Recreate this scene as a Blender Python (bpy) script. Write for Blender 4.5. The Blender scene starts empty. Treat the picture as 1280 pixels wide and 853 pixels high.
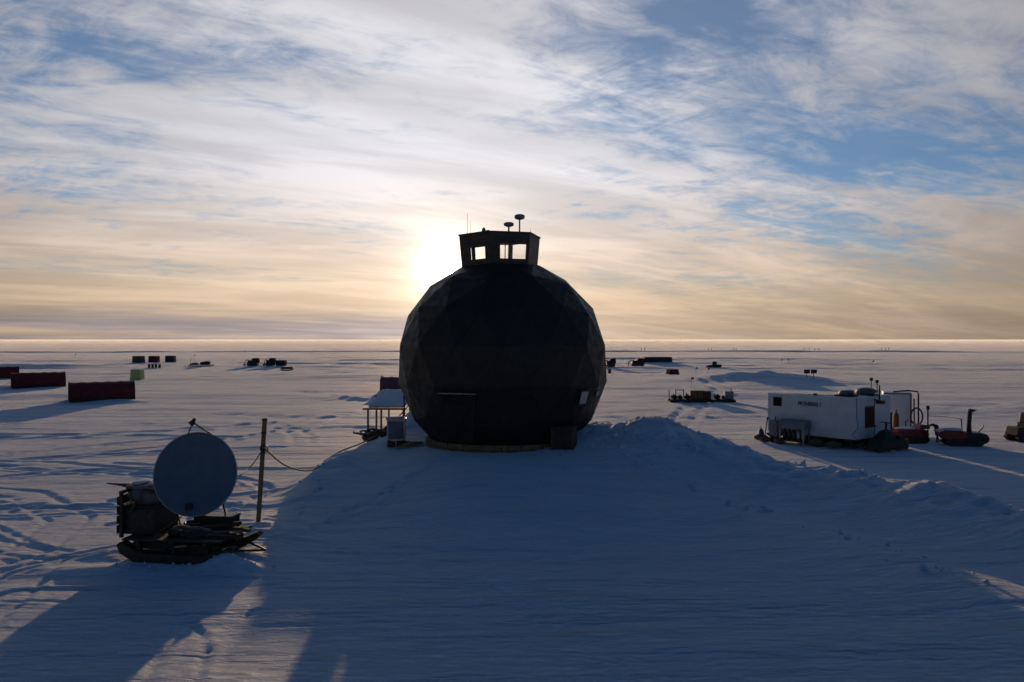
import bpy, bmesh, math, random
import numpy as np
from mathutils import Vector, Matrix
R = math.radians
rnd = random.Random(7)
sc = bpy.context.scene
col = sc.collection

# ------------------------------------------------------------------ camera
K, HZ, CAMZ = 995.0, 424.5, 7.0          # focal length in photo pixels, horizon row, camera height
cam_d = bpy.data.cameras.new('camera'); cam = bpy.data.objects.new('camera', cam_d); col.objects.link(cam)
cam_d.sensor_width = 36.0; cam_d.lens = 36.0 * K / 1280.0
cam_d.clip_start = 0.1; cam_d.clip_end = 120000
cam.location = (0, 0, CAMZ); cam.rotation_euler = (R(90) - math.atan(2.0 / K), 0, 0)
sc.camera = cam

# ------------------------------------------------------------------ sun, sky, exposure
SUN_PX, SUN_PY = 563.0, 338.0
sx, sz = (SUN_PX - 640) / K, (HZ - SUN_PY) / K
S = Vector((sx, 1.0, sz)).normalized()
SUN_EL = math.asin(S.z); SUN_AZ = math.atan2(S.x, S.y)
sun_d = bpy.data.lights.new('sun', 'SUN'); sun = bpy.data.objects.new('sun', sun_d); col.objects.link(sun)
sun_d.energy = 4.9; sun_d.angle = R(0.55); sun_d.color = (1.0, 0.66, 0.38)
sun.rotation_euler = S.to_track_quat('Z', 'Y').to_euler()

class NT:
    """tiny helper for building node graphs as expressions"""
    def __init__(s, tree): s.t = tree; s.n = tree.nodes; s.l = tree.links
    def put(s, sock, v):
        if isinstance(v, bpy.types.NodeSocket): s.l.new(v, sock)
        elif v is not None:
            try: sock.default_value = v
            except Exception: sock.default_value = (*v, 1.0)
    def m(s, op, a, b=None, c=None, clamp=False):
        n = s.n.new('ShaderNodeMath'); n.operation = op; n.use_clamp = clamp
        s.put(n.inputs[0], a); s.put(n.inputs[1], b)
        if c is not None: s.put(n.inputs[2], c)
        return n.outputs[0]
    def vm(s, op, a, b=None, scale=None):
        n = s.n.new('ShaderNodeVectorMath'); n.operation = op
        s.put(n.inputs[0], a)
        if b is not None: s.put(n.inputs[1], b)
        if scale is not None: s.put(n.inputs['Scale'], scale)
        return n.outputs['Value'] if op in ('DOT_PRODUCT', 'LENGTH') else n.outputs[0]
    def sep(s, v):
        n = s.n.new('ShaderNodeSeparateXYZ'); s.put(n.inputs[0], v); return n.outputs
    def xyz(s, x, y, z):
        n = s.n.new('ShaderNodeCombineXYZ')
        for i, v in enumerate((x, y, z)): s.put(n.inputs[i], v)
        return n.outputs[0]
    def noise(s, vec, scale, detail=5, rough=0.55, dist=0.0, lac=2.0):
        n = s.n.new('ShaderNodeTexNoise'); s.put(n.inputs['Vector'], vec)
        for k, v in (('Scale', scale), ('Detail', detail), ('Roughness', rough), ('Distortion', dist), ('Lacunarity', lac)):
            s.put(n.inputs[k], v)
        return n.outputs['Fac']
    def ss(s, v, lo, hi, a=0.0, b=1.0):
        n = s.n.new('ShaderNodeMapRange'); n.interpolation_type = 'SMOOTHSTEP'
        for i, x in enumerate((v, lo, hi, a, b)): s.put(n.inputs[i], x)
        return n.outputs[0]
    def mix(s, f, a, b, mode='MIX'):
        n = s.n.new('ShaderNodeMix'); n.data_type = 'RGBA'; n.blend_type = mode
        s.put(n.inputs[0], f); s.put(n.inputs[6], a); s.put(n.inputs[7], b)
        return n.outputs[2]

world = bpy.data.worlds.new('World'); sc.world = world; world.use_nodes = True
def build_sky():
    T = NT(world.node_tree); T.n.clear()
    out = T.n.new('ShaderNodeOutputWorld'); bg = T.n.new('ShaderNodeBackground')
    T.l.new(bg.outputs[0], out.inputs[0])
    sky = T.n.new('ShaderNodeTexSky'); sky.sky_type = 'NISHITA'; sky.sun_disc = False
    sky.sun_elevation = SUN_EL; sky.sun_rotation = SUN_AZ
    sky.altitude = 2700; sky.air_density = 1.0; sky.dust_density = 0.6; sky.ozone_density = 1.6
    tc = T.n.new('ShaderNodeTexCoord'); d = T.vm('NORMALIZE', tc.outputs['Generated'])
    dx, dy, dz = T.sep(d)
    ang = T.m('MULTIPLY', T.m('ARCCOSINE', T.m('MINIMUM', T.vm('DOT_PRODUCT', d, tuple(S)), 0.999999)), 180 / math.pi)
    el = T.m('MULTIPLY', T.m('ARCSINE', dz), 180 / math.pi)
    base = T.vm('MULTIPLY', sky.outputs[0], (0.070, 0.116, 0.158))
    # --- cloud layer: a flat sheet of cirrus high above, seen in perspective
    q = T.m('ADD', T.m('MAXIMUM', dz, 0.0), 0.13)
    u, v = T.m('DIVIDE', dx, q), T.m('DIVIDE', dy, q)
    a = R(27)
    p = T.m('ADD', T.m('MULTIPLY', u, math.cos(a)), T.m('MULTIPLY', v, math.sin(a)))      # along the streaks
    w = T.m('SUBTRACT', T.m('MULTIPLY', v, math.cos(a)), T.m('MULTIPLY', u, math.sin(a)))  # across
    big = T.noise(T.xyz(T.m('MULTIPLY', p, 0.55), w, 3.7), 1.15, 3, 0.5, 0.4)
    fib = T.noise(T.xyz(T.m('MULTIPLY', p, 0.48), w, 0.4), 3.9, 10, 0.64, 1.0)
    puf = T.noise(T.xyz(T.m('MULTIPLY', p, 0.7), w, 8.1), 8.0, 8, 0.62, 0.6)
    cov = T.m('ADD', T.m('MULTIPLY', T.m('SUBTRACT', big, 0.5), 1.5), T.m('MULTIPLY', T.m('SUBTRACT', fib, 0.5), 1.25))
    cov = T.m('ADD', cov, T.m('MULTIPLY', T.m('SUBTRACT', puf, 0.5), 0.95))
    a2 = R(-38)      # a second, finer sheet drawn out in another direction, present only in places
    p2 = T.m('ADD', T.m('MULTIPLY', u, math.cos(a2)), T.m('MULTIPLY', v, math.sin(a2))); w2 = T.m('SUBTRACT', T.m('MULTIPLY', v, math.cos(a2)), T.m('MULTIPLY', u, math.sin(a2)))
    fib2 = T.noise(T.xyz(T.m('MULTIPLY', p2, 0.4), w2, 1.9), 8.5, 8, 0.66, 0.8)
    msk = T.ss(T.noise(T.xyz(p, w, 12.3), 0.9, 3, 0.5), 0.42, 0.62)
    cov = T.m('ADD', cov, T.m('MULTIPLY', msk, T.m('MULTIPLY', T.m('SUBTRACT', fib2, 0.48), 1.15)))
    # more cloud to the left of and around the sun, open blue to the right
    az = T.m('MULTIPLY', T.m('ARCTAN2', dx, dy), 180 / math.pi)
    cov = T.m('ADD', cov, T.ss(az, -12.0, 24.0, 0.29, 0.13))
    cov = T.m('ADD', cov, T.ss(ang, 4.0, 26.0, 0.18, 0.0))
    cov = T.m('SUBTRACT', cov, T.ss(el, 23.0, 46.0, 0.0, 0.60))
    for haz, hel, hr, hd in ((12.5, 21.5, 4.6, .55), (9.0, 15.0, 4.0, .16), (24.0, 12.2, 3.8, .34), (-26.0, 17.0, 4.0, .12), (-28.0, 9.2, 2.2, .15)):   # gaps of open blue
        gx = T.m('DIVIDE', T.m('SUBTRACT', az, haz), hr * 1.7); gy = T.m('DIVIDE', T.m('SUBTRACT', el, hel), hr * .8)
        g2 = T.m('ADD', T.m('MULTIPLY', gx, gx), T.m('MULTIPLY', gy, gy))
        cov = T.m('SUBTRACT', cov, T.m('MULTIPLY', hd, T.m('POWER', 2.718, T.m('MULTIPLY', g2, -1.0))))
    cl = T.ss(cov, -0.30, 0.46)
    cl = T.m('ADD', T.m('MULTIPLY', cl, T.ss(el, 0.5, 7.0, 0.45, 1.0)), T.ss(el, 0.5, 7.0, 0.25, 0.0))   # low down the sheet thins to an even haze
    # colour of the lit cloud: warm low down, paler and cooler higher up
    warm = T.ss(el, 0.5, 14.0)
    ccol = T.mix(warm, (1.0, 0.71, 0.46), (0.86, 0.84, 0.88))
    a45 = T.m('DIVIDE', ang, 43.0)
    lit = T.m('ADD', 0.03, T.m('MULTIPLY', 1.46, T.m('POWER', 2.718, T.m('MULTIPLY', T.m('MULTIPLY', a45, a45), -1.0))))
    lit = T.m('ADD', lit, T.m('MULTIPLY', 0.16, T.m('POWER', 2.718, T.m('DIVIDE', ang, -9.0))))
    dark = T.noise(T.xyz(T.m('MULTIPLY', p, 0.3), w, 5.5), 2.6, 5, 0.55, 0.5)
    lit = T.m('MULTIPLY', lit, T.ss(dark, 0.32, 0.66, 1.10, 0.82))
    cloud = T.vm('SCALE', ccol, scale=lit)
    hz = T.m('MULTIPLY', T.ss(el, 0.0, 9.0, 1.0, 0.0), 0.9)
    hcol = T.vm('SCALE', (0.95, 0.61, 0.37), scale=T.m('ADD', 0.07, T.m('MULTIPLY', 1.05, T.m('POWER', 2.718, T.m('DIVIDE', ang, -48.0)))))
    base = T.mix(hz, base, hcol)
    c1 = T.mix(T.m('ADD', T.m('MULTIPLY', cl, 0.78), T.ss(ang, 30.0, 80.0, 0.17, 0.0)), base, cloud)
    # low grey bank of stratus lying along the horizon
    lowb = T.m('MULTIPLY', T.ss(el, -0.6, -0.1), T.ss(el, 0.9, 3.0, 1.0, 0.0))
    lown = T.noise(T.xyz(T.m('MULTIPLY', az, 0.05), T.m('MULTIPLY', el, 0.9), 2.0), 1.5, 4, 0.55)
    lowb = T.m('MULTIPLY', T.m('MULTIPLY', lowb, T.ss(lown, 0.30, 0.55, 0.35, 1.0)), T.ss(az, -8.0, 6.0, 0.95, 0.42))
    c2 = T.mix(lowb, c1, T.vm('SCALE', (0.47, 0.40, 0.41), scale=T.m('MULTIPLY', lit, 0.95)))
    # glow of thin cloud round the sun, and the sun's own disc
    def e(A, s): return T.m('MULTIPLY', A, T.m('POWER', 2.718, T.m('DIVIDE', ang, -s)))
    glow = T.vm('SCALE', (1.0, 0.82, 0.58), scale=e(0.5, 4.0))
    core = T.vm('SCALE', (1.0, 0.90, 0.70), scale=T.m('ADD', e(8.0, 1.0), T.ss(ang, 0.30, 0.24, 0.0, 60.0)))
    tot = T.vm('ADD', T.vm('ADD', c2, glow), core)
    T.l.new(tot, bg.inputs[0]); bg.inputs[1].default_value = 1.0
build_sky()

vs = sc.view_settings
vs.view_transform = 'Standard'; vs.look = 'None'; vs.exposure = -0.6; vs.gamma = 1.0; vs.use_curve_mapping = False
sc.render.engine = 'CYCLES'
sc.cycles.max_bounces = 6; sc.cycles.transparent_max_bounces = 12
sc.cycles.sample_clamp_indirect = 4.0
sc.cycles.use_denoising = True

# ------------------------------------------------------------------ materials
MATS = {}
def mat(name, c1, c2=None, rough=0.7, scale=6.0, bump=0.0, bscale=30.0, metal=0.0, spec=0.4, streak=None):
    if name in MATS: return MATS[name]
    m = bpy.data.materials.new(name); m.use_nodes = True; T = NT(m.node_tree)
    b = m.node_tree.nodes['Principled BSDF']
    tc = T.n.new('ShaderNodeTexCoord'); vec = tc.outputs['Object']
    if streak: vec = T.vm('MULTIPLY', vec, streak)
    c2 = c2 or tuple(x * 0.6 for x in c1)
    f = T.ss(T.noise(vec, scale, 6, 0.62, 0.3), 0.32, 0.7)
    T.l.new(T.mix(f, (*c1, 1), (*c2, 1)), b.inputs['Base Color'])
    T.put(b.inputs['Roughness'], T.ss(T.noise(vec, scale * 2.3, 4, 0.5), 0.3, 0.7, max(rough - .12, .03), min(rough + .12, 1)))
    b.inputs['Metallic'].default_value = metal; b.inputs['Specular IOR Level'].default_value = spec
    if bump:
        bn = T.n.new('ShaderNodeBump'); bn.inputs['Strength'].default_value = bump; bn.inputs['Distance'].default_value = 0.02
        T.l.new(T.noise(vec, bscale, 5, 0.6), bn.inputs['Height']); T.l.new(bn.outputs[0], b.inputs['Normal'])
    MATS[name] = m; return m
def glass(name, tint=(0.75, 0.8, 0.82), clear=0.85):
    m = bpy.data.materials.new(name); m.use_nodes = True; T = NT(m.node_tree); T.n.clear()
    o = T.n.new('ShaderNodeOutputMaterial'); mx = T.n.new('ShaderNodeMixShader')
    tr = T.n.new('ShaderNodeBsdfTransparent'); gl = T.n.new('ShaderNodeBsdfGlossy'); pass
    tr.inputs[0].default_value = (*tint, 1); gl.inputs['Roughness'].default_value = 0.03
    lw = T.n.new('ShaderNodeLayerWeight'); lw.inputs[0].default_value = 0.5
    T.l.new(T.m('ADD', T.m('MULTIPLY', T.m('POWER', lw.outputs['Facing'], 4.0), 0.6), 0.03, clamp=True), mx.inputs[0]); T.l.new(tr.outputs[0], mx.inputs[1]); T.l.new(gl.outputs[0], mx.inputs[2])
    T.l.new(mx.outputs[0], o.inputs[0]); MATS[name] = m; return m

def snow_mat(name, ground=True):
    m = bpy.data.materials.new(name); m.use_nodes = True; T = NT(m.node_tree)
    b = m.node_tree.nodes['Principled BSDF']
    tc = T.n.new('ShaderNodeTexCoord'); P = tc.outputs['Object']
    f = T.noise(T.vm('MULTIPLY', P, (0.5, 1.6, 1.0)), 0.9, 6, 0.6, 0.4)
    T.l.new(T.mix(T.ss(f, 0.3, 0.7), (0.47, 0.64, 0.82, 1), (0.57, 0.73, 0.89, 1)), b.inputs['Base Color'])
    b.inputs['Roughness'].default_value = 0.65; b.inputs['Specular IOR Level'].default_value = 0.45
    b.inputs['Sheen Weight'].default_value = 1.0; b.inputs['Sheen Roughness'].default_value = 0.18; b.inputs['Sheen Tint'].default_value = (1, 1, 1, 1)   # snow crystals scatter light on at grazing angles
    # wind-packed crust: fine ripples near, longer ones at every scale so the far plain keeps its grain
    h1 = T.noise(T.vm('MULTIPLY', P, (1.0, 2.2, 1.0)), 2.4, 9, 0.68, 0.8)
    bn = T.n.new('ShaderNodeBump'); bn.inputs['Strength'].default_value = 1.0; bn.inputs['Distance'].default_value = 0.15
    T.l.new(h1, bn.inputs['Height'])
    last = bn
    if ground:
        groom = T.ss(T.sep(P)[1], 435.0, 470.0, 0.95, 0.85)     # beyond the bank lies the groomed, smooth runway
        h2 = T.noise(T.vm('MULTIPLY', P, (0.22, 1.0, 1.0)), 0.45, 5, 0.6, 0.5)
        b2 = T.n.new('ShaderNodeBump'); T.put(b2.inputs['Strength'], groom); b2.inputs['Distance'].default_value = 0.8
        T.l.new(h2, b2.inputs['Height']); T.l.new(bn.outputs[0], b2.inputs['Normal'])
        h3 = T.noise(T.vm('MULTIPLY', P, (0.12, 1.0, 1.0)), 0.05, 6, 0.62, 0.5)
        b3 = T.n.new('ShaderNodeBump'); T.put(b3.inputs['Strength'], groom); b3.inputs['Distance'].default_value = 2.8
        T.l.new(h3, b3.inputs['Height']); T.l.new(b2.outputs[0], b3.inputs['Normal']); last = b3
    T.l.new(last.outputs[0], b.inputs['Normal'])
    MATS[name] = m; return m
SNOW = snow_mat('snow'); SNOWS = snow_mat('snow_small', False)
M_SKIN = mat('dome_membrane', (0.022, 0.020, 0.018), (0.014, 0.013, 0.012), 0.55, 1.2, 0.12, 9, spec=0.3)
M_BLOCKER = mat('dome_light_block', (0.012, 0.012, 0.012), rough=0.8)
M_SEAM = mat('dome_seam', (0.05, 0.047, 0.043), (0.03, 0.03, 0.028), 0.5)
M_CUP = mat('cupola_cladding', (0.05, 0.042, 0.036), (0.03, 0.026, 0.022), 0.6, 3, 0.1, 20)
M_WOOD = mat('weathered_wood', (0.14, 0.090, 0.05), (0.065, 0.044, 0.028), 0.75, 5, 0.3, 25, streak=(1, 6, 6))
M_POST = mat('post_wood', (0.27, 0.17, 0.09), (0.16, 0.10, 0.055), 0.75, 5, 0.3, 25)
M_WOODD = mat('dark_wood', (0.07, 0.048, 0.03), (0.03, 0.022, 0.016), 0.8, 5, 0.3, 25)
M_PALEW = mat('pale_wood', (0.42, 0.29, 0.16), (0.26, 0.17, 0.09), 0.7, 4, 0.25, 22)
M_DISH = mat('dish_paint', (0.085, 0.135, 0.195), (0.07, 0.115, 0.165), 0.55, 2, 0.0, spec=0.3)
M_BLACK = mat('black_rubber', (0.014, 0.014, 0.015), (0.03, 0.028, 0.026), 0.6, 6, 0.2, 20)
M_STEEL = mat('dark_steel', (0.06, 0.06, 0.062), (0.03, 0.026, 0.022), 0.45, 6, 0.1, 20, metal=0.6)
M_GALV = mat('galvanised', (0.35, 0.36, 0.37), (0.24, 0.25, 0.26), 0.4, 8, metal=0.7)
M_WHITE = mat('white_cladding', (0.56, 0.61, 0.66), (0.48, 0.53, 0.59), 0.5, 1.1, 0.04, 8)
M_GREY = mat('grey_paint', (0.17, 0.19, 0.22), (0.13, 0.145, 0.17), 0.55, 2.0, 0.05, 8)
M_CAB = mat('cabinet_white', (0.55, 0.56, 0.58), (0.45, 0.46, 0.48), 0.45, 2)
M_RED = mat('red_canvas', (0.15, 0.012, 0.016), (0.10, 0.010, 0.014), 0.75, 2.5, 0.3, 7)
M_REDP = mat('red_paint', (0.22, 0.018, 0.014), (0.12, 0.012, 0.010), 0.4, 3)
M_RUST = mat('rust_red', (0.16, 0.03, 0.02), (0.09, 0.02, 0.015), 0.6, 5)
M_GREEN = mat('green_canvas', (0.46, 0.50, 0.20), (0.38, 0.43, 0.17), 0.75, 3, 0.2, 8)
M_OLIVE = mat('olive_canvas', (0.08, 0.075, 0.04), (0.05, 0.05, 0.03), 0.8, 3)
M_MAROON = mat('maroon_canvas', (0.12, 0.015, 0.025), (0.08, 0.012, 0.02), 0.8, 3)
M_CHAR = mat('charcoal_canvas', (0.03, 0.032, 0.035), (0.02, 0.02, 0.022), 0.8, 3)
M_TARP = mat('grey_tarp', (0.13, 0.14, 0.15), (0.08, 0.085, 0.09), 0.6, 4, 0.4, 9)
M_BROWN = mat('brown_crate', (0.17, 0.11, 0.045), (0.10, 0.065, 0.03), 0.7, 5, 0.2, 15)
M_ROPE = mat('orange_rope', (0.33, 0.16, 0.06), (0.2, 0.1, 0.05), 0.8, 20)
M_BLUE = mat('blue_print', (0.012, 0.014, 0.04), rough=0.5)
M_YEL = mat('ochre_paint', (0.055, 0.014, 0.010), (0.03, 0.012, 0.010), 0.55, 3)
G_CLEAR = glass('window_glass', (.97, .975, .98), .94); M_PANE = mat('dark_glass', (0.010, 0.011, 0.013), rough=0.3, spec=0.05)

# ------------------------------------------------------------------ mesh helpers
class MB:
    def __init__(s): s.v = []; s.f = []
    def add(s, vs, fs):
        k = len(s.v); s.v += [tuple(p) for p in vs]; s.f += [tuple(i + k for i in f) for f in fs]; return s
    def hull8(s, p):
        return s.add(p, [(0, 3, 2, 1), (4, 5, 6, 7), (0, 1, 5, 4), (1, 2, 6, 5), (2, 3, 7, 6), (3, 0, 4, 7)])
    def box(s, c, d, rz=0.0, rx=0.0, ry=0.0, taper=(1, 1)):
        M = Matrix.Translation(c) @ Matrix.Rotation(rz, 4, 'Z') @ Matrix.Rotation(ry, 4, 'Y') @ Matrix.Rotation(rx, 4, 'X')
        h = [x / 2 for x in d]; P = []
        for z in (-1, 1):
            tx, ty = (1, 1) if z < 0 else taper
            for x, y in ((-1, -1), (1, -1), (1, 1), (-1, 1)): P.append(M @ Vector((x * h[0] * tx, y * h[1] * ty, z * h[2])))
        return s.hull8(P)
    def bar(s, a, b, w, h=None, up=(0, 0, 1)):
        a, b = Vector(a), Vector(b); h = h or w; d = (b - a).normalized()
        x = d.cross(Vector(up)); x = x.normalized() if x.length > 1e-4 else Vector((1, 0, 0)); z = x.cross(d)
        P = []
        for q in (a, b):
            for i, j in ((-1, -1), (1, -1), (1, 1), (-1, 1)): P.append(q + x * i * w / 2 + z * j * h / 2)
        return s.hull8(P)
    def tube(s, pts, r, n=7):
        pts = [Vector(p) for p in pts]; rs = r if isinstance(r, (list, tuple)) else [r] * len(pts); V = []; F = []
        for i, p in enumerate(pts):
            d = (pts[min(i + 1, len(pts) - 1)] - pts[max(i - 1, 0)]).normalized()
            x = d.orthogonal().normalized() if i == 0 else (x - d * x.dot(d)).normalized()
            y = d.cross(x)
            for k in range(n):
                t = 2 * math.pi * k / n; V.append(p + (x * math.cos(t) + y * math.sin(t)) * rs[i])
        for i in range(len(pts) - 1):
            for k in range(n):
                F.append((i * n + k, i * n + (k + 1) % n, (i + 1) * n + (k + 1) % n, (i + 1) * n + k))
        F.append(tuple(reversed(range(n)))); F.append(tuple((len(pts) - 1) * n + k for k in range(n)))
        return s.add(V, F)
    def lathe(s, prof, n=16, M=None):
        M = M or Matrix(); V = []; F = []
        for r, z in prof:
            for k in range(n):
                t = 2 * math.pi * k / n; V.append(M @ Vector((r * math.cos(t), r * math.sin(t), z)))
        for i in range(len(prof) - 1):
            for k in range(n): F.append((i * n + k, i * n + (k + 1) % n, (i + 1) * n + (k + 1) % n, (i + 1) * n + k))
        F.append(tuple(reversed(range(n)))); F.append(tuple((len(prof) - 1) * n + k for k in range(n)))
        return s.add(V, F)
    def extrude(s, poly, a, b):
        """poly: list of 3-vectors lying at offset a; extruded by vector b"""
        n = len(poly); A = [Vector(p) + Vector(a) for p in poly]; B = [p + Vector(b) for p in A]
        F = [tuple(reversed(range(n))), tuple(range(n, 2 * n))] + [(i, (i + 1) % n, n + (i + 1) % n, n + i) for i in range(n)]
        return s.add(A + B, F)
    def blob(s, c, r, seed=0, rough=0.25, sub=2):
        bm = bmesh.new(); bmesh.ops.create_icosphere(bm, subdivisions=sub, radius=1.0); q = random.Random(seed)
        ph = [(q.uniform(-3, 3), q.uniform(-3, 3), q.uniform(-3, 3), q.uniform(0, 6)) for _ in range(5)]
        for v in bm.verts:
            k = 1 + rough * sum(math.sin(a * v.co.x + b * v.co.y + g * v.co.z + p) for a, b, g, p in ph) / 2.5
            v.co = Vector((v.co.x * r[0], v.co.y * r[1], v.co.z * r[2])) * k + Vector(c)
        bm.verts.index_update()
        s.add([v.co.copy() for v in bm.verts], [[v.index for v in f.verts] for f in bm.faces]); bm.free(); return s
    def build(s, name, m, parent=None, smooth=False, bevel=0.0):
        me = bpy.data.meshes.new(name); me.from_pydata(s.v, [], s.f); me.update()
        b = bmesh.new(); b.from_mesh(me); bmesh.ops.recalc_face_normals(b, faces=b.faces); b.to_mesh(me); b.free()
        me.materials.append(m)
        if smooth: me.polygons.foreach_set('use_smooth', [True] * len(me.polygons))
        o = bpy.data.objects.new(name, me); col.objects.link(o)
        if parent: o.parent = parent
        if bevel:
            md = o.modifiers.new('bevel', 'BEVEL'); md.width = bevel; md.segments = 2; md.limit_method = 'ANGLE'
        return o
def tag(o, label=None, cat=None, group=None, kind=None):
    for k, v in (('label', label), ('category', cat), ('group', group), ('kind', kind)):
        if v: o[k] = v
    return o
def thing(name, label, cat, loc, rz=0.0, group=None):
    o = bpy.data.objects.new(name, None); o.empty_display_size = 0.3; col.objects.link(o)
    o.location = loc; o.rotation_euler = (0, 0, rz)
    return tag(o, label, cat, group)
def copy_tree(o, parent=None):
    c = o.copy(); col.objects.link(c); c.parent = parent
    for ch in [x for x in bpy.data.objects if x.parent == o]: copy_tree(ch, c)
    return c

# ------------------------------------------------------------------ terrain height
def _hash(ix, iy, seed):
    h = (ix.astype(np.int64) * 374761393 + iy.astype(np.int64) * 668265263 + seed * 1442695041) & 0xFFFFFFFF
    h = ((h ^ (h >> 13)) * 1274126177) & 0xFFFFFFFF
    return ((h ^ (h >> 16)) & 0xFFFFFF) / float(0xFFFFFF)
def vnoise(x, y, seed=0):
    ix, iy = np.floor(x), np.floor(y); fx, fy = x - ix, y - iy
    fx = fx * fx * fx * (fx * (fx * 6 - 15) + 10); fy = fy * fy * fy * (fy * (fy * 6 - 15) + 10)
    a, b = _hash(ix, iy, seed), _hash(ix + 1, iy, seed); c, d = _hash(ix, iy + 1, seed), _hash(ix + 1, iy + 1, seed)
    return (a + (b - a) * fx) * (1 - fy) + (c + (d - c) * fx) * fy - 0.5
def fbm(x, y, seed=0, octs=4, gain=0.5):
    t = 0; A = 1.0
    for i in range(octs): t = t + A * vnoise(x * 2 ** i + 17.3 * i, y * 2 ** i - 9.1 * i, seed + i); A *= gain
    return t
def sstep(x, a, b):
    t = np.clip((x - a) / (b - a), 0, 1); return t * t * (3 - 2 * t)
def poly_dist(x, y, pts):
    """distance to a polyline, signed side, and the interpolated extra values carried by its points"""
    best = np.full(np.shape(x), 1e9); ex = [np.zeros(np.shape(x)) for _ in pts[0][2:]]; side = np.zeros(np.shape(x))
    for a, b in zip(pts[:-1], pts[1:]):
        vx, vy = b[0] - a[0], b[1] - a[1]; L = vx * vx + vy * vy
        t = np.clip(((x - a[0]) * vx + (y - a[1]) * vy) / L, 0, 1)
        d = np.hypot(x - a[0] - t * vx, y - a[1] - t * vy); m = d < best
        best = np.where(m, d, best); side = np.where(m, np.sign(vx * (y - a[1]) - vy * (x - a[0])), side)
        for i in range(len(ex)): ex[i] = np.where(m, a[2 + i] + (b[2 + i] - a[2 + i]) * t, ex[i])
    return best, side, ex
# crest lines: x, y, height, half-width behind (far side), half-width in front (camera side)
RIDGE_A = [(5.0, 42.2, 1.2, 2.4, 3.4), (7.3, 40.8, 2.25, 2.2, 4.0), (9.4, 39.4, 1.85, 2.2, 4.4), (13.2, 37.0, 1.3, 2.2, 4.2),
           (16.5, 33.0, 1.15, 2.2, 3.4), (18.4, 29.0, 0.95, 2.0, 3.0), (20.0, 24.0, 0.8, 2.0, 2.6), (21.5, 18.0, 0.2, 2, 2)]
RIDGE_B = [(4.8, 36.6, 0.1, 2.5, 3.0), (6.3, 35.2, 0.3, 2.0, 2.8), (8.6, 32.3, 0.4, 1.6, 2.6), (11.5, 26.0, 0.36, 1.1, 2.0),
           (13.7, 21.5, 0.22, 1.1, 2.0), (15.5, 17.0, 0.15, 1.3, 2.2)]
RIDGE_SHADE = [(-6.9, 48.0, 0.95, 1.3, 1.4), (-5.7, 48.6, 2.05, 1.7, 1.6), (-3.5, 49.2, 1.6, 1.8, 1.8), (-1.0, 49.6, 0.9, 2, 2)]  # berm half hidden behind the dome, added to shade the foreground snow
RIDGE_L = [(-3.6, 47.5, 0.4, 2.0, 2.0), (-6.6, 46.2, 0.62, 1.8, 2.0), (-8.2, 42.5, 0.75, 1.4, 2.2), (-8.7, 38.8, 0.95, 1.3, 2.4), (-8.9, 35.8, 0.75, 1.1, 2.2), (-8.5, 32.8, 0.25, 1, 2)]
FAR_HILL = [(29.0, 131.0, 0.3, 7, 9), (35.0, 132.0, 1.1, 6, 11), (41.0, 133.0, 1.75, 6, 13), (46.0, 132.0, 1.2, 6, 11), (53.0, 130.0, 0.3, 7, 8)]
TRACKS = [  # x, y, half-width of the pair, depth
    [(-40, 46, .75, .07), (-26, 44.5, .75, .07), (-17, 40.5, .75, .07), (-14.5, 36.5, .75, .07), (-16.5, 33, .75, .07), (-24, 31.5, .75, .06), (-40, 33, .7, .05)],
    [(-22, 14, .7, .06), (-17.5, 21, .7, .07), (-16.0, 26.5, .7, .08), (-17.2, 31, .7, .07), (-22, 36, .7, .06), (-32, 39, .7, .05)],
    [(-13.5, 13, .65, .06), (-13.2, 19, .65, .07), (-14.8, 25, .65, .07), (-19.5, 29, .65, .06), (-27, 30, .65, .05)],
    [(-60, 70, .9, .10), (-30, 66, .9, .10), (-12, 62, .9, .10), (6, 64, .9, .1), (16, 72, .9, .1), (22, 92, 1.0, .13), (30, 112, 1, .13), (34, 150, 1, .13), (36, 240, 1, .13)],
    [(9, 52, .8, .09), (14, 66, .8, .1), (19, 84, 1.0, .12), (26, 104, 1, .13), (32, 140, 1, .13)],
    [(40, 58, .9, .10), (52, 78, .9, .12), (58, 110, 1, .14), (66, 140, 1.1, .15), (90, 170, 1.1, .15)],
    [(70, 62, .9, .09), (48, 72, .9, .1), (30, 76, .9, .1), (16, 74, .9, .1)],
    [(-30, 13, .6, .05), (-26, 24, .6, .06), (-24, 32, .6, .06), (-30, 44, .6, .06), (-44, 52, .7, .06)],
]
DX, DY = -0.5, 42.45                                     # dome axis on the ground
def ridge_dz(x, y, rid, seed):
    d, s, (h, wb, wf) = poly_dist(x, y, rid)
    w = np.where(s * (1 if rid[-1][0] > rid[0][0] else -1) > 0, wb, wf)     # the far side of a crest is steeper
    k = np.exp(-(d / w) ** 2 * 1.2)
    z = h * k * (1 + 0.32 * fbm(x / 2.6, y / 2.6, seed, 4))
    if rid is not FAR_HILL: z = z + (0.20 if rid is RIDGE_A else 0.11) * k ** 2 * np.minimum(h, 1.4) * fbm(x / 0.6, y / 0.6, seed + 5, 3)
    return z
def track_dz(x, y, tr, dist):
    d, s, (w, dep) = poly_dist(x, y, tr)
    wd = np.clip(dist * .0042, .10, .5)
    dep = dep * np.where(dist > 34, .8, .62)
    z = -.75 * dep * np.exp(-((d - w) / wd) ** 2) + 0.4 * dep * np.exp(-((d - w - 2.2 * wd) / wd) ** 2)
    return z + 0.2 * dep * np.exp(-(d / 1.3) ** 2) * fbm(x / 0.6, y / 0.6, 101, 2)
_tr = random.Random(5)
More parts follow.
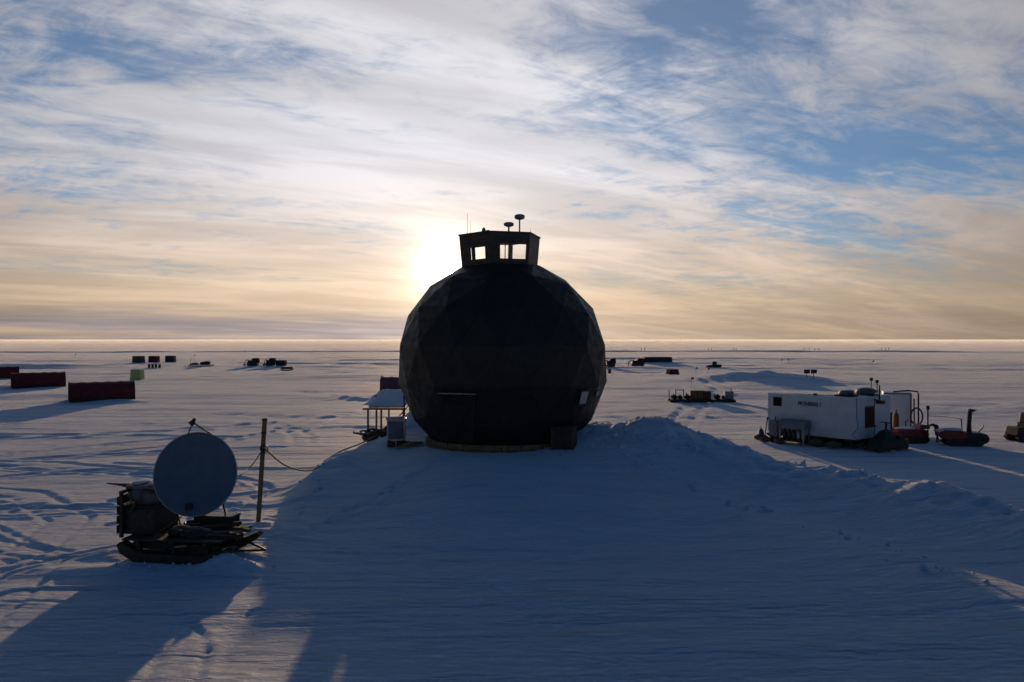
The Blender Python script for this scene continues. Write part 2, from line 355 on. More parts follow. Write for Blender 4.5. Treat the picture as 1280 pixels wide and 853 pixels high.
def arc_track(x, y, hd, L, curv, w, dep):
    pts = [(x, y, w, dep)]; n = 9
    for k in range(n):
        hd += curv * L / n * _tr.uniform(.4, 1.6); x += math.cos(hd) * L / n; y += math.sin(hd) * L / n; pts.append((x, y, w, dep))
    return pts
for _ in range(16):     # more snow-machine trails criss-crossing the camp on the left
    TRACKS.append(arc_track(_tr.uniform(-45, -14), _tr.uniform(24, 75), _tr.uniform(-.6, .6) + (math.pi if _tr.random() < .5 else 0), _tr.uniform(14, 34), _tr.uniform(-.07, .07), _tr.choice((.18, .4, .6)), _tr.uniform(.05, .10)))
for _ in range(12):     # and behind the dome and round the containers
    TRACKS.append(arc_track(_tr.uniform(-30, 60), _tr.uniform(62, 125), _tr.uniform(-.5, .5) + (math.pi if _tr.random() < .5 else 0), _tr.uniform(20, 60), _tr.uniform(-.03, .03), _tr.choice((.5, .8)), _tr.uniform(.09, .16)))
for _ in range(10):     # tight turning circles of snow machines by the sled
    TRACKS.append(arc_track(_tr.uniform(-22, -13), _tr.uniform(19, 40), _tr.uniform(0, 6.28), _tr.uniform(9, 18), _tr.choice((-1, 1)) * _tr.uniform(.10, .22), _tr.choice((.16, .24, .5)), _tr.uniform(.06, .09)))
TRACKS += [[(-6, 20.2, .7, .045), (2, 20.8, .7, .045), (9, 19.6, .7, .045), (16, 20.2, .7, .045)], [(-4, 18.4, .6, .04), (4, 18.9, .6, .04), (12, 17.6, .6, .04), (18, 18, .6, .04)],
           [(-2, 24.5, .6, .035), (5, 23.6, .6, .04), (9, 21.5, .6, .04), (14, 16, .6, .03)], [(1, 15.6, .7, .03), (8, 16.2, .7, .04), (14, 15.5, .7, .04)]]
PRINTS = []
for (xa, ya), (xb, yb), jit in (((-2.6, 38.0), (-8.0, 27.6), .25), ((-3.2, 37.6), (-7.0, 31.0), .3), ((3.2, 37.2), (-1.8, 38.0), .3)):
    L_ = math.hypot(xb - xa, yb - ya); hd = math.atan2(yb - ya, xb - xa); n_ = int(L_ / .42); off = _tr.uniform(-1, 1)
    for k in range(n_):
        t = k / n_; o = (.14 if k % 2 else -.14) + 1.1 * off * math.sin(t * 3.1) + _tr.gauss(0, jit * .25)
        PRINTS.append((xa + (xb - xa) * t - math.sin(hd) * o, ya + (yb - ya) * t + math.cos(hd) * o, hd + _tr.gauss(0, .2)))
def height(x, y):
    x = np.asarray(x, float); y = np.asarray(y, float)
    near = sstep(np.hypot(x, y), 900, 120)
    dist = np.hypot(x, y)
    z = 0.36 * fbm(x / 30, y / 9, 3, 4) * sstep(dist, 40, 110) + (0.035 + 0.08 * sstep(dist, 60, 120)) * fbm(x / 9, y / 3.2, 11, 4) + 0.022 * fbm(x / 1.8, y / 0.7, 13, 3) * sstep(dist, 110, 40)
    z = z + 0.8 * fbm(x / 160, y / 40, 21, 4) * sstep(dist, 60, 160) + (1.0 * sstep(dist, 250, 900) + 2.6 * sstep(dist, 800, 3000)) * fbm(x / 1100, y / 300, 31, 3)
    # sharp little wind ridges
    q = fbm((x + 0.5 * y) / 5.5, (y - 0.12 * x) / 1.5, 41, 3)
    z = z + 0.045 * np.maximum(q, 0) * near
    flat = np.zeros_like(z)
    # mound under the dome: a plateau with a long ramp towards the camera
    ex = np.where(x < DX, (x - DX) / 10.4, (x - DX) / 12.0)
    ey = np.where(y < DY, (y - DY) / 16.5, (y - DY) / 22.0)
    r = np.hypot(ex, ey)
    mound = 1.52 * (1 - sstep(r, 0.30, 1.05)) 
    z = z * (1 - 0.75 * (1 - sstep(r, 0.5, 1.0))) + mound
    for rid, seed in ((RIDGE_A, 51), (RIDGE_B, 61), (RIDGE_L, 71), (RIDGE_SHADE, 75), (FAR_HILL, 81)):
        bx = [p[0] for p in rid]; by = [p[1] for p in rid]; mg = 10 if rid is not FAR_HILL else 40
        mk = (x > min(bx) - mg) & (x < max(bx) + mg) & (y > min(by) - mg) & (y < max(by) + mg)
        if not mk.any(): continue
        z[mk] += ridge_dz(x[mk], y[mk], rid, seed)
    # snow heaped round the sled and behind it
    for cx, cy, rx, ry, h in ((-9.5, 29.2, 1.7, 2.3, 0.18), (-8.55, 24.1, .75, 0.42, 0.36), (-8.3, 25.6, .8, 1.0, 0.2), (-11.2, 24.2, 3.0, 0.8, 0.10), (-12.8, 26.0, 0.8, 1.2, .12)):
        z = z + h * np.exp(-(((x - cx) / rx) ** 2 + ((y - cy) / ry) ** 2)) * (1 + 0.5 * fbm(x / 0.9, y / 0.6, 91, 3))
    # drifts against tents
    for cx, cy, rx, ry, h in ((-47.3, 90, 5, 2.0, .25), (-71, 114, 6, 2.0, .3), (-43, 89, 3, 1.2, .2)):
        z = z + h * np.exp(-(((x - cx) / rx) ** 2 + ((y - cy) / ry) ** 2))
    for tr in TRACKS:
        bx = [p[0] for p in tr]; by = [p[1] for p in tr]
        mk = (x > min(bx) - 4) & (x < max(bx) + 4) & (y > min(by) - 4) & (y < max(by) + 4)
        if not mk.any(): continue
        z[mk] += track_dz(x[mk], y[mk], tr, dist[mk])
    # groomed runway: a low ploughed bank far out, right across the plain
    z = z + 0.6 * np.exp(-((y - 448 - 0.01 * x) / 2.6) ** 2) + 0.5 * np.exp(-((y - 262 - 0.03 * x - 6 * np.sin(x / 70)) / 3.0) ** 2) * sstep(np.sin(x / 55 + 1), -0.3, 0.5)
    z = z + 0.6 * np.exp(-((y - 190 + 0.10 * x - 5 * np.sin(x / 40)) / 4.0) ** 2) * sstep(np.sin(x / 31), -0.5, 0.6)
    for fx, fy, fa in PRINTS:      # boot prints
        mk = (np.abs(x - fx) < .5) & (np.abs(y - fy) < .5)
        if mk.any():
            cx, cy = x[mk] - fx, y[mk] - fy; a = cx * math.cos(fa) + cy * math.sin(fa); b = cy * math.cos(fa) - cx * math.sin(fa)
            q = (a / .17) ** 2 + (b / .10) ** 2; z[mk] += -.05 * np.exp(-q) + .02 * np.exp(-(np.sqrt(q) - 1.9) ** 2 * 3)
    return z
def h1(x, y): return float(height(np.array([x]), np.array([y]))[0])
def gp(px, py, it=60):
    """where the sight line through a photo pixel meets the snow"""
    ax, az = (px - 640) / K, (HZ - py) / K
    ys = np.concatenate([np.arange(12, 150, 0.15), np.arange(150, 900, 1.0)])
    g = height(ax * ys, ys); zz = CAMZ + az * ys; i = np.argmax(g >= zz)
    y = float(ys[i]); return Vector((ax * y, y, h1(ax * y, y)))
def ax_x(px, y): return (px - 640) / K * y
def ax_z(py, y): return CAMZ - (py - HZ) / K * y

def axis(a, b, step, grow, far, extra=()):
    c = list(np.arange(a, b + 1e-6, step)); s = step; p = b
    while p < far: s *= grow; p += s; c.append(p)
    s = step; p = a; neg = []
    return c
def build_ground():
    xs = list(np.arange(-19, 19.01, 0.10)); s = 0.10; p = 19.0
    while p < 24000: s *= 1.03; p += s; xs += [p, -p]
    ys = list(np.arange(13, 46.01, 0.085)); s = 0.085; p = 46.0
    while p < 24000: s *= 1.026; p += s; ys.append(p)
    ys += list(np.arange(440, 457, 1.0)) + list(np.arange(245, 285, 1.3)) + list(np.arange(150, 240, 1.2))
    s = 0.3; p = 13.0
    while p > -3000: s *= 1.12; p -= s; ys.append(p)
    xs = np.unique(np.round(np.array(xs), 4)); ys = np.unique(np.round(np.array(ys), 4))
    X, Y = np.meshgrid(xs, ys); Z = height(X, Y)
    far = np.hypot(X, Y); Z = np.where(far > 9000, Z * sstep(far, 22000, 9000), Z)
    nx, ny = len(xs), len(ys)
    co = np.stack([X.ravel(), Y.ravel(), Z.ravel()], 1).astype(np.float32)
    idx = np.arange(nx * ny).reshape(ny, nx)
    q = np.stack([idx[:-1, :-1], idx[:-1, 1:], idx[1:, 1:], idx[1:, :-1]], -1).reshape(-1, 4)
    me = bpy.data.meshes.new('snow_ground'); me.vertices.add(len(co)); me.vertices.foreach_set('co', co.ravel())
    me.loops.add(q.size); me.loops.foreach_set('vertex_index', q.ravel().astype(np.int32))
    me.polygons.add(len(q)); me.polygons.foreach_set('loop_start', np.arange(0, q.size, 4, dtype=np.int32))
    me.polygons.foreach_set('use_smooth', np.ones(len(q), bool))
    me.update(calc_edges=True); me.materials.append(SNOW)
    o = bpy.data.objects.new('snow_ground', me); col.objects.link(o)
    tag(o, 'wind-packed snow plain with mound, ridges and vehicle tracks', None, None, 'structure')
    print('ground', nx, ny, nx * ny)
build_ground()

# crumbs of ploughed snow on the crests (uncountable)
def chunk(mb, x, y, r, sink=0.3):
    z = h1(x, y); n = 6; q = rnd
    M = Matrix.Rotation(q.uniform(0, 6), 3, 'Z') @ Matrix.Rotation(q.uniform(0, 3), 3, 'X')
    base = [(1, 0, 0), (-1, 0, 0), (0, 1, 0), (0, -1, 0), (0, 0, 1), (0, 0, -1)]
    P = [M @ (Vector(b) * r * q.uniform(.6, 1.2)) + Vector((x, y, z + r * sink)) for b in base]
    mb.add(P, [(0, 2, 4), (2, 1, 4), (1, 3, 4), (3, 0, 4), (2, 0, 5), (1, 2, 5), (3, 1, 5), (0, 3, 5)])
mb = MB()
for rid, n in ((RIDGE_A, 130), (RIDGE_B, 110), (RIDGE_L, 40)):
    for _ in range(n):
        i = rnd.randrange(len(rid) - 1); t = rnd.random(); a, b = rid[i], rid[i + 1]
        chunk(mb, a[0] + (b[0] - a[0]) * t + rnd.gauss(0, .45), a[1] + (b[1] - a[1]) * t + rnd.gauss(0, .5), min(rnd.expovariate(1 / .045), .24) + .015)
for _ in range(190): chunk(mb, rnd.gauss(6.6, 1.8), rnd.gauss(38.6, 1.8), min(rnd.expovariate(1 / .05), .26) + .015)
for _ in range(60): chunk(mb, rnd.gauss(-10.5, 1.6), rnd.gauss(24.2, .5), abs(rnd.gauss(0.03, 0.03)) + .015)
tag(mb.build('snow_crumbs', SNOWS), 'small crumbled snow lumps strewn along the ploughed ridges', 'snow', None, 'stuff')

# ------------------------------------------------------------------ geodesic dome
DR, DZ = 5.6, 5.74
ZLO, ZHI = 1.87 - DZ, 10.86 - DZ
def geodesic(freq, rot):
    t = (1 + 5 ** .5) / 2
    V = [Vector(p).normalized() for p in ((-1, t, 0), (1, t, 0), (-1, -t, 0), (1, -t, 0), (0, -1, t), (0, 1, t), (0, -1, -t), (0, 1, -t), (t, 0, -1), (t, 0, 1), (-t, 0, -1), (-t, 0, 1))]
    F = [(0, 11, 5), (0, 5, 1), (0, 1, 7), (0, 7, 10), (0, 10, 11), (1, 5, 9), (5, 11, 4), (11, 10, 2), (10, 7, 6), (7, 1, 8),
         (3, 9, 4), (3, 4, 2), (3, 2, 6), (3, 6, 8), (3, 8, 9), (4, 9, 5), (2, 4, 11), (6, 2, 10), (8, 6, 7), (9, 8, 1)]
    q = V[0].rotation_difference(Vector((0, 0, 1))); Mr = Matrix.Rotation(rot, 3, 'Z')
    V = [Mr @ (q @ v) for v in V]; tris = []
    for a, b, c in F:
        A, B, C = V[a], V[b], V[c]
        P = lambda i, j: (A + (B - A) * (i / freq) + (C - A) * (j / freq)).normalized()
        for i in range(freq):
            for j in range(freq - i):
                tris.append((P(i, j), P(i + 1, j), P(i, j + 1)))
                if i + j < freq - 1: tris.append((P(i + 1, j), P(i + 1, j + 1), P(i, j + 1)))
    return tris
def clip(poly, z, keep_above):
    out = []
    for i, p in enumerate(poly):
        q = poly[(i + 1) % len(poly)]; ip = (p.z >= z) == keep_above; iq = (q.z >= z) == keep_above
        if ip: out.append(p)
        if ip != iq: out.append(p + (q - p) * ((z - p.z) / (q.z - p.z)))
    return out
def build_dome():
    root = thing('geodesic_dome', 'large black faceted geodesic dome with windowed cupola and antennas on snow mound', 'dome', (DX, DY, 0))
    tris = geodesic(3, R(11)); C = Vector((0, 0, DZ)); blocker = MB(); seams = {}
    panels = []
    for tri in tris:
        poly = [p * DR for p in tri]
        poly = clip(poly, ZLO, True)
        if len(poly) >= 3: poly = clip(poly, ZHI, False)
        if len(poly) < 3: continue
        cen = sum(poly, Vector()) / len(poly)
        nrm = (poly[1] - poly[0]).cross(poly[2] - poly[0])
        if nrm.length < 1e-5: continue
        nrm.normalize()
        if nrm.dot(cen) < 0: nrm = -nrm; poly = poly[::-1]
        if max((p - cen).length for p in poly) < 0.12: continue
        panels.append((poly, cen, nrm))
    for poly, cen, nrm in panels:
        blocker.add([C + p - nrm * 0.07 for p in poly], [tuple(range(len(poly)))])
        k = 0.008; lift = rnd.uniform(0.0, 0.004)
        ins = [p + (cen - p).normalized() * k for p in poly]
        m = MB(); m.extrude([C + p - nrm * 0.09 for p in ins], nrm * lift, nrm * 0.09)
        m.build('panel', M_SKIN, root, bevel=0.006)
    blocker.build('light_block_shell', M_BLOCKER, root)  # unseen closed shell, added to stop sunlight leaking between the panels
    # timber ring the shell stands on: two courses of beams
    n = 26
    for c, (r0, r1, z0, z1) in enumerate(((3.74, 4.16, 1.20, 1.60), (3.78, 4.06, 1.606, 1.862))):
        for k in range(n):
            t0 = 2 * math.pi * (k + 0.5 * c) / n + 0.004; t1 = 2 * math.pi * (k + 1 + 0.5 * c) / n - 0.004; j = rnd.uniform(-.03, .03)
            P = [((r + j * (r > 3.9)) * math.cos(t), (r + j * (r > 3.9)) * math.sin(t), z) for z in (z0, z1) for r, t in ((r0, t0), (r1, t0), (r1, t1), (r0, t1))]
            MB().hull8(P).build('ring_beam', M_POST, root, bevel=0.015)
    # double door laid into the front facet, with a ledge above it
    def on_dome(px, z, off):
        s = math.sqrt(DR ** 2 - (z - DZ) ** 2); 
        for yy in np.linspace(DY - 6, DY, 600):
            x = (px - 640) / K * yy
            if math.hypot(x - DX, yy - DY) <= s: break
        v = Vector((x - DX, yy - DY, 0)).normalized()
        return Vector((x - DX, yy - DY, z)) + v * off
    tl, tr = on_dome(552, 4.38, .03), on_dome(595, 4.38, .03); bl, br = on_dome(553, 1.95, .16), on_dome(594, 1.95, .16)
    nf = (br - bl).cross(tl - bl).normalized()
    if nf.y > 0: nf = -nf
    mid_b, mid_t = (bl + br) / 2, (tl + tr) / 2
    for a, b, c, d in ((bl, mid_b, mid_t, tl), (mid_b, br, tr, mid_t)):
        cc = (a + b + c + d) / 4; q = [p + (cc - p).normalized() * 0.03 for p in (a, b, c, d)]
        leaf = MB().extrude(q, nf * -0.04, nf * 0.06).build('door_leaf', M_SKIN, root, bevel=0.01)
    hp = (mid_b * .55 + mid_t * .45) + nf * 0.12
    MB().bar(hp + Vector((-.08, 0, -.15)), hp + Vector((-.08, 0, .15)), .03).build('door_handle', M_STEEL, root)
    MB().bar(tl + Vector((-.06, -.10, .07)), tr + Vector((.06, -.10, .07)), 0.34, 0.045).build('door_ledge', M_GALV, root, bevel=.008)
    # side windows low on the right and a pale batten on the lower left edge
    for px, z, w, h in ((729.5, 4.15, .52, .62), (747, 4.30, .36, .2)):
        c = on_dome(px, z, .0); v = c - Vector((0, 0, DZ)); v.normalize(); c = Vector((0, 0, DZ)) + v * (DR + .0)
        xx = Vector((0, 0, 1)).cross(v).normalized(); up = v.cross(xx)
        q = [c + xx * a * w + up * b * h for a, b in ((-.5, -.5), (.5, -.5), (.5, .5), (-.5, .5))]
        fr = MB().extrude([c + (p - c) * 1.16 for p in q], v * -.12, v * .13).build('window', M_SEAM, root)
        MB().extrude(q, v * .012, v * .012).build('pane', MATS.get('side_pane_reflection') or mat('side_pane_reflection', (0.42, 0.43, 0.45), (0.36, 0.37, .4), rough=0.15, spec=0.8), fr)  # pale pane colour stands in for reflected sky and bright snow
    a, b = Vector((-5.02, -1.4, 4.25)), Vector((-4.05, -1.3, 2.55))
    MB().bar(a, b, .14, .05).build('batten', M_GALV, root)
    # ---- cupola: six flaring walls, each with a window
    cup_c = Vector((ax_x(625, DY) - DX, 0, 0)); z0, z1 = 10.66, 12.46
    ang0 = R(-90 - 15)
    def ring(r, z): return [cup_c + Vector((r * math.cos(ang0 + k * math.pi / 3), r * math.sin(ang0 + k * math.pi / 3), z)) for k in range(6)]
    lo, hi = ring(2.06, z0), ring(2.22, z1)
    for k in range(6):
        bl, br, tr, tl = lo[k], lo[(k + 1) % 6], hi[(k + 1) % 6], hi[k]
        nrm = (br - bl).cross(tl - bl).normalized()
        if nrm.dot((bl + br) / 2 - cup_c - Vector((0, 0, z0))) < 0: nrm = -nrm
        def P(u, v, w): return (bl * (1 - u) + br * u) * (1 - v) + (tl * (1 - u) + tr * u) * v + nrm * w
        def slab(m, u0, u1, v0, v1, w0, w1): m.hull8([P(u, v, w) for w in (w0, w1) for u, v in ((u0, v0), (u1, v0), (u1, v1), (u0, v1))])
        a0, a1, b0, b1 = (0.2, 0.84, 0.24, 0.62) if k in (0, 5) else (0.06, 0.94, 0.30, 0.90)
        if k == 0: a0, a1, b0, b1 = 0.28, 0.93, 0.26, 0.68
        if k == 5: a0, a1, b0, b1 = 0.34, 0.90, 0.26, 0.60
        if k == 1:
            w = MB(); slab(w, 0, 1, 0, 1, -.08, 0); w.build('cupola_wall', M_CUP, root); continue
        w = MB(); slab(w, 0, 1, 0, b0, -.08, 0); slab(w, 0, 1, b1, 1, -.08, 0); slab(w, 0, a0, b0, b1, -.08, 0); slab(w, a1, 1, b0, b1, -.08, 0)
        wall = w.build('cupola_wall', M_CUP, root)
        f = MB(); e = 0.022
        slab(f, a0 - e, a1 + e, b0 - e, b0 + .004, -.06, .03); slab(f, a0 - e, a1 + e, b1 - .004, b1 + e, -.06, .03)
        slab(f, a0 - e, a0 + .004, b0 + .005, b1 - .005, -.06, .03); slab(f, a1 - .004, a1 + e, b0 + .005, b1 - .005, -.06, .03)
        um = a0 + (a1 - a0) * 0.2
        if k in (0, 5): slab(f, um - .008, um + .008, b0 + .005, b1 - .005, -.05, .015)
        win = f.build('cupola_window', M_SEAM, root)
        g = MB(); slab(g, a0 + .005, a1 - .005, b0 + .006, b1 - .006, -.035, -.025); g.build('pane', G_CLEAR, win)
    rim = ring(2.27, z1 - .015); rim2 = ring(2.27, z1 + .055); apex = cup_c + Vector((0, 0, z1 + .27))
    rf = MB(); rf.add(rim + rim2 + [apex], [tuple(range(6))] + [(k, (k + 1) % 6, 6 + (k + 1) % 6, 6 + k) for k in range(6)] + [(6 + k, 6 + (k + 1) % 6, 12) for k in range(6)])
    roof = rf.build('cupola_roof', M_CUP, root)
    MB().extrude(ring(1.98, z0 + .02), Vector(), Vector((0, 0, .05))).build('cupola_floor', M_CUP, root)
    # ---- antennas on the roof
    def radome(px, zb, zt, r, h, mr, nm='antenna'):
        x = ax_x(px, DY) - DX; a = MB().tube([(x, 0, zb), (x, 0, zt)], mr, 8).build('antenna_mast', M_STEEL, root)
        M = Matrix.Translation((x, 0, zt))
        MB().lathe([(r * .35, -.02), (r * .82, 0.02), (r, h * .35), (r * .98, h * .8), (r * .6, h)], 20, M).build('radome', M_GREY, a, True)
    radome(636, 12.6, 13.02, .27, .22, .045); radome(649.5, 12.5, 13.40, .28, .26, .04)
    x = ax_x(605, DY) - DX; MB().lathe([(.10, 12.58), (.11, 12.75), (.08, 12.88), (.02, 12.93)], 12, Matrix.Translation((x, -.3, 0))).build('beacon', M_GREY, root, True)
    x = ax_x(610, DY) - DX; MB().box((x, -.2, 12.72), (.16, .14, .16)).build('junction_box', M_STEEL, root)
    x = ax_x(651.5, DY) - DX; MB().box((x, 0, 12.62), (.2, .2, .14)).build('mast_foot', M_STEEL, root)
    for px, zt in ((584, 13.75), (587.5, 13.4), (663, 12.95)):
        x = ax_x(px, DY) - DX; MB().tube([(x, .2, 12.45), (x, .2, zt)], [.014, .007], 5).build('whip_antenna', M_STEEL, root)
    return root
build_dome()

# ------------------------------------------------------------------ satellite dish on its cargo sled
SL = Vector((-10.3, 25.45, h1(-10.15, 25.2) - 0.06)); SYAW = R(-7)
def cargo_sled(root, L=3.9, W=1.9, deck=0.78):
    # two long wooden runners turned up at the right-hand ends, rounded heels on the left
    for sy in (-1, 1):
        y = sy * (W / 2 - .18); off = .25 if sy < 0 else -.25
        prof = [(-L / 2 + off, .30), (-L / 2 - .12 + off, .52), (-L / 2 + .02 + off, .60), (-L / 2 + .25 + off, .42), (-L / 2 + .55 + off, .32), (L / 2 - .75, .30), (L / 2 - .25, .44), (L / 2 + .08, .56), (L / 2 + .22, .50),
                (L / 2 - .05, .30), (L / 2 - .6, .06), (L / 2 - 1.2, 0), (-L / 2 + .75 + off, 0), (-L / 2 + .3 + off, .08)]
        m = MB().extrude([(x - (.18 if x < -1.4 else 0), y - .17, z * 1.22) for x, z in prof], Vector(), Vector((0, .34, 0)))
        m.build('runner', M_WOODD, root, bevel=.015)
        for x in (-L * .33, 0, L * .3): MB().box((x, y, .5), (.14, .16, .42)).build('runner_post', M_WOODD, root, bevel=.01)
    for x in (-L * .33, 0, L * .3): MB().box((x, 0, deck - .07), (.16, W, .12)).build('cross_beam', M_WOODD, root, bevel=.01)
    n = 8
    for k in range(n):
        y = -W / 2 + W * (k + .5) / n; j = rnd.uniform(-.12, .12)
        MB().box((j * .5, y, deck + .025 + rnd.uniform(-.004, .008)), (L - .25 + j, W / n - .018, .05), rz=rnd.uniform(-.006, .006)).build('deck_plank', M_WOODD if k not in (2, 5) else M_WOOD, root, bevel=.006)
    MB().tube([(L / 2 - .1, -.55, .42), (L / 2 + .5, -.2, .36), (L / 2 + .75, 0, .34)], .035).tube([(L / 2 - .1, .55, .42), (L / 2 + .5, .2, .36), (L / 2 + .75, 0, .34)], .035).build('tow_bar', M_STEEL, root)
sled = thing('cargo_sled', 'dark wooden cargo sled on thick runners carrying the satellite dish', 'sled', SL, SYAW)
cargo_sled(sled, L=3.55, W=2.2)
for z, L_, x in ((.34, 2.5, .1), (.56, 3.0, .05)): MB().box((x, -.80, z), (L_, .06, .19), ry=.01).build('shade_board', M_WOODD, sled, bevel=.008)  # boards added so the gap under the deck and its shadow stay dark
for z, L_, x in ((.34, 2.5, -.2), (.56, 3.0, -.1)): MB().box((x, .80, z), (L_, .06, .19)).build('shade_board', M_WOODD, sled, bevel=.008)
def sl_(p): return Matrix.Translation(SL) @ Matrix.Rotation(SYAW, 4, 'Z') @ Vector(p)
t_ = thing('black_tarpaulin', 'crumpled black tarpaulin heaped on the sled deck under the dish', 'tarpaulin', sl_((.2, -.45, .82)), SYAW)
MB().blob((0, 0, .10), (.42, .34, .24), 77, .42, 4).blob((.38, .12, .06), (.34, .30, .20), 78, .45, 4).blob((-.35, .1, .04), (.28, .3, .18), 79, .45, 4).build('sheet', M_BLACK, t_, True); MB().tube([(-.5, -.25, .12), (-.1, -.36, .26), (.3, -.3, .2), (.65, -.2, .06)], .02, 5).build('cord', M_WOOD, t_)
for k_, (p_, L_, rz_, ry_, m_, lb_) in enumerate((((1.05, -.62, .88), 1.9, .05, .03, M_WOODD, 'dark beam along the near edge of the sled deck'), ((1.2, .25, .95), 1.6, -.22, .05, M_WOOD, 'brown beam slanting across the right of the sled deck'),
        ((1.0, .05, 1.05), 1.3, .5, -.06, M_WOODD, 'dark beam lying crosswise on top of the sled timbers'), ((1.45, -.3, .9), 1.1, -.5, .0, M_WOODD, 'short dark beam at the right end of the sled deck'))):
    b_ = tag(MB().box((0, 0, 0), (L_, .13, .10)).box((L_ * .3, 0, .055), (.10, .15, .02)).build('loose_timber', m_, None, bevel=.008), lb_, 'timber', 'timbers on the sled'); b_.location = sl_(p_); b_.rotation_euler = (0, ry_, SYAW + rz_)
for k_ in range(4): MB().box((-2.0 - .012 * k_, .05, 1.02 + .3 * k_), (.05, 1.62 - .05 * k_, .26), rx=.015 * (k_ - 1)).build('end_board', M_WOODD, sled, bevel=.006)
# upright frame with lashings at the left end
for x, y in ((-1.88, -.72), (-1.88, .72), (-1.2, .82)): MB().box((x, y, 1.5), (.10, .10, 1.45)).build('frame_post', M_WOODD, sled, bevel=.008)
MB().bar((-1.9, -.75, 2.18), (-1.9, .78, 2.2), .09).build('frame_rail', M_WOODD, sled); MB().bar((-1.95, -.4, 1.1), (-1.3, -.84, 2.0), .06).build('frame_brace', M_WOOD, sled)
MB().bar((-2.06, .2, .98), (-2.06, .2, 1.5), .16, .12).build('frame_lug', M_BLACK, sled)
def local(p): return Matrix.Translation(SL) @ Matrix.Rotation(SYAW, 4, 'Z') @ Vector(p)
def on_sled(name, label, cat, p, rz=0.0): return thing(name, label, cat, local(p), SYAW + rz)
t = on_sled('equipment_case', 'black equipment case on sled at the left of the dish', 'case', (-1.42, .1, .84))
MB().box((0, 0, .42), (1.15, 1.4, .82)).build('case_body', M_BLACK, t, bevel=.03); MB().box((0, 0, .865), (1.18, 1.43, .06)).build('lid', M_CHAR, t, bevel=.02)
for x in (-.28, .28): MB().box((x, -.712, .7), (.07, .03, .12)).build('latch', M_STEEL, t)
t = on_sled('tarpaulin_bundle', 'grey tarpaulin bundle lashed on the black case, snow on top', 'bundle', (-1.42, .1, 1.74))
MB().blob((0, 0, .24), (.60, .70, .34), 4, .12, 3).build('tarpaulin', M_TARP, t, True)
for x in (-.25, .12): MB().tube([(x, -.72 * math.cos(a), .24 + .35 * math.sin(a)) for a in np.linspace(-.5, 3.6, 14)], .018, 5).build('lashing', M_WOOD, t)
MB().bar((-.5, 0, .56), (.55, .0, .56), 1.1, .10).build('board', M_TARP, t, bevel=.01)
MB().blob((-.26, 0, .645), (.28, .48, .06), 6, .15, 2).blob((.32, 0, .645), (.25, .46, .06), 9, .15, 2).build('snow_cap', SNOWS, t, True)
t = on_sled('wooden_pole', 'dark wooden pole jutting out left from the sled bundle', 'pole', (-1.75, -.1, 2.28))
MB().tube([(.5, .05, 0), (-.5, -.02, .03), (-1.0, -.05, .07)], [.05, .045, .02], 7).build('shaft', M_WOODD, t, True); MB().box((-.25, .0, .02), (.42, .12, .10)).build('sleeve', M_BLACK, t)
t = on_sled('timber_offcut', 'brown timber board lying across the right deck of the sled', 'board', (1.15, -.25, .845))
MB().box((0, 0, .05), (1.3, .34, .09), rz=.18).build('board', M_WOOD, t, bevel=.01); MB().box((-.6, .02, .115), (.09, .36, .04), rz=.18).build('cleat', M_WOODD, t)
t = on_sled('pale_board', 'short pale board end resting on the runner under the dish', 'board', (.25, -.97, .60))
MB().box((0, 0, .04), (.36, .2, .06), rz=.2, ry=-.1).build('board', M_PALEW, t, bevel=.01)
t = on_sled('coiled_hose', 'black hose coil lying on the sled deck below the dish', 'hose', (.15, .2, .84))
MB().tube([((.42 + .03 * math.sin(3 * a)) * math.cos(a), (.36) * math.sin(a), .05 + .012 * a) for a in np.linspace(0, 18, 80)], .04, 6).build('coil', M_BLACK, t, True)
t = on_sled('tool_chest', 'low dark tool chest on the sled deck behind the dish', 'chest', (.6, .6, .84))
MB().box((0, 0, .2), (1.3, .6, .38)).build('chest_body', M_CHAR, t, bevel=.02); MB().box((0, 0, .42), (1.34, .64, .06)).build('lid', M_STEEL, t, bevel=.01)
# the dish: offset paraboloid facing the camera, feed arm at the top
dz_c = ax_z(593, 25.3) - SL.z
dish = thing('satellite_dish', 'large round pale blue-grey satellite dish standing on the sled', 'satellite dish', (ax_x(246, 25.3), 25.3, SL.z + .84), R(4))
RD = 1.275; cz = dz_c - .84
Mdish = Matrix.Translation((0, 0, cz)) @ Matrix.Rotation(R(90 - 12), 4, 'X')
V = []; F = []; nr, na = 14, 64
def dd(r): return 0.17 * (r / RD) ** 2
for side in (0, 1):
    for i in range(nr + 1):
        r = RD * i / nr
        for k in range(na):
            a = 2 * math.pi * k / na; V.append(Mdish @ Vector((r * math.cos(a), 1.02 * r * math.sin(a), dd(r) - .03 * side)))
b0 = (nr + 1) * na
for s_ in (0, 1):
    for i in range(nr):
        for k in range(na): F.append(tuple(s_ * b0 + q for q in (i * na + k, i * na + (k + 1) % na, (i + 1) * na + (k + 1) % na, (i + 1) * na + k)))
for k in range(na): F.append((nr * na + k, nr * na + (k + 1) % na, b0 + nr * na + (k + 1) % na, b0 + nr * na + k))
mb = MB(); mb.add(V, F); mb.build('reflector', M_DISH, dish, True)
mb = MB(); mb.tube([Mdish @ Vector((RD * 1.004 * math.cos(a), RD * 1.024 * math.sin(a), .155)) for a in np.linspace(0, 2 * math.pi, 65)], .022, 6); mb.build('rim', M_GALV, dish, True)
MB().box(Mdish @ Vector((-.13, -1.02, .15)), (.2, .14, .2)).build('mount_plate', M_BLACK, dish, bevel=.01)
top = Mdish @ Vector((-.12, 1.30, .17)); fd = top + Vector((-.14, .32, .30))
feed = MB().tube([fd + Vector((-.06, -.05, -.06)), fd, fd + Vector((.03, .08, .10))], [.10, .08, .05], 10).build('feed_horn', M_STEEL, dish)
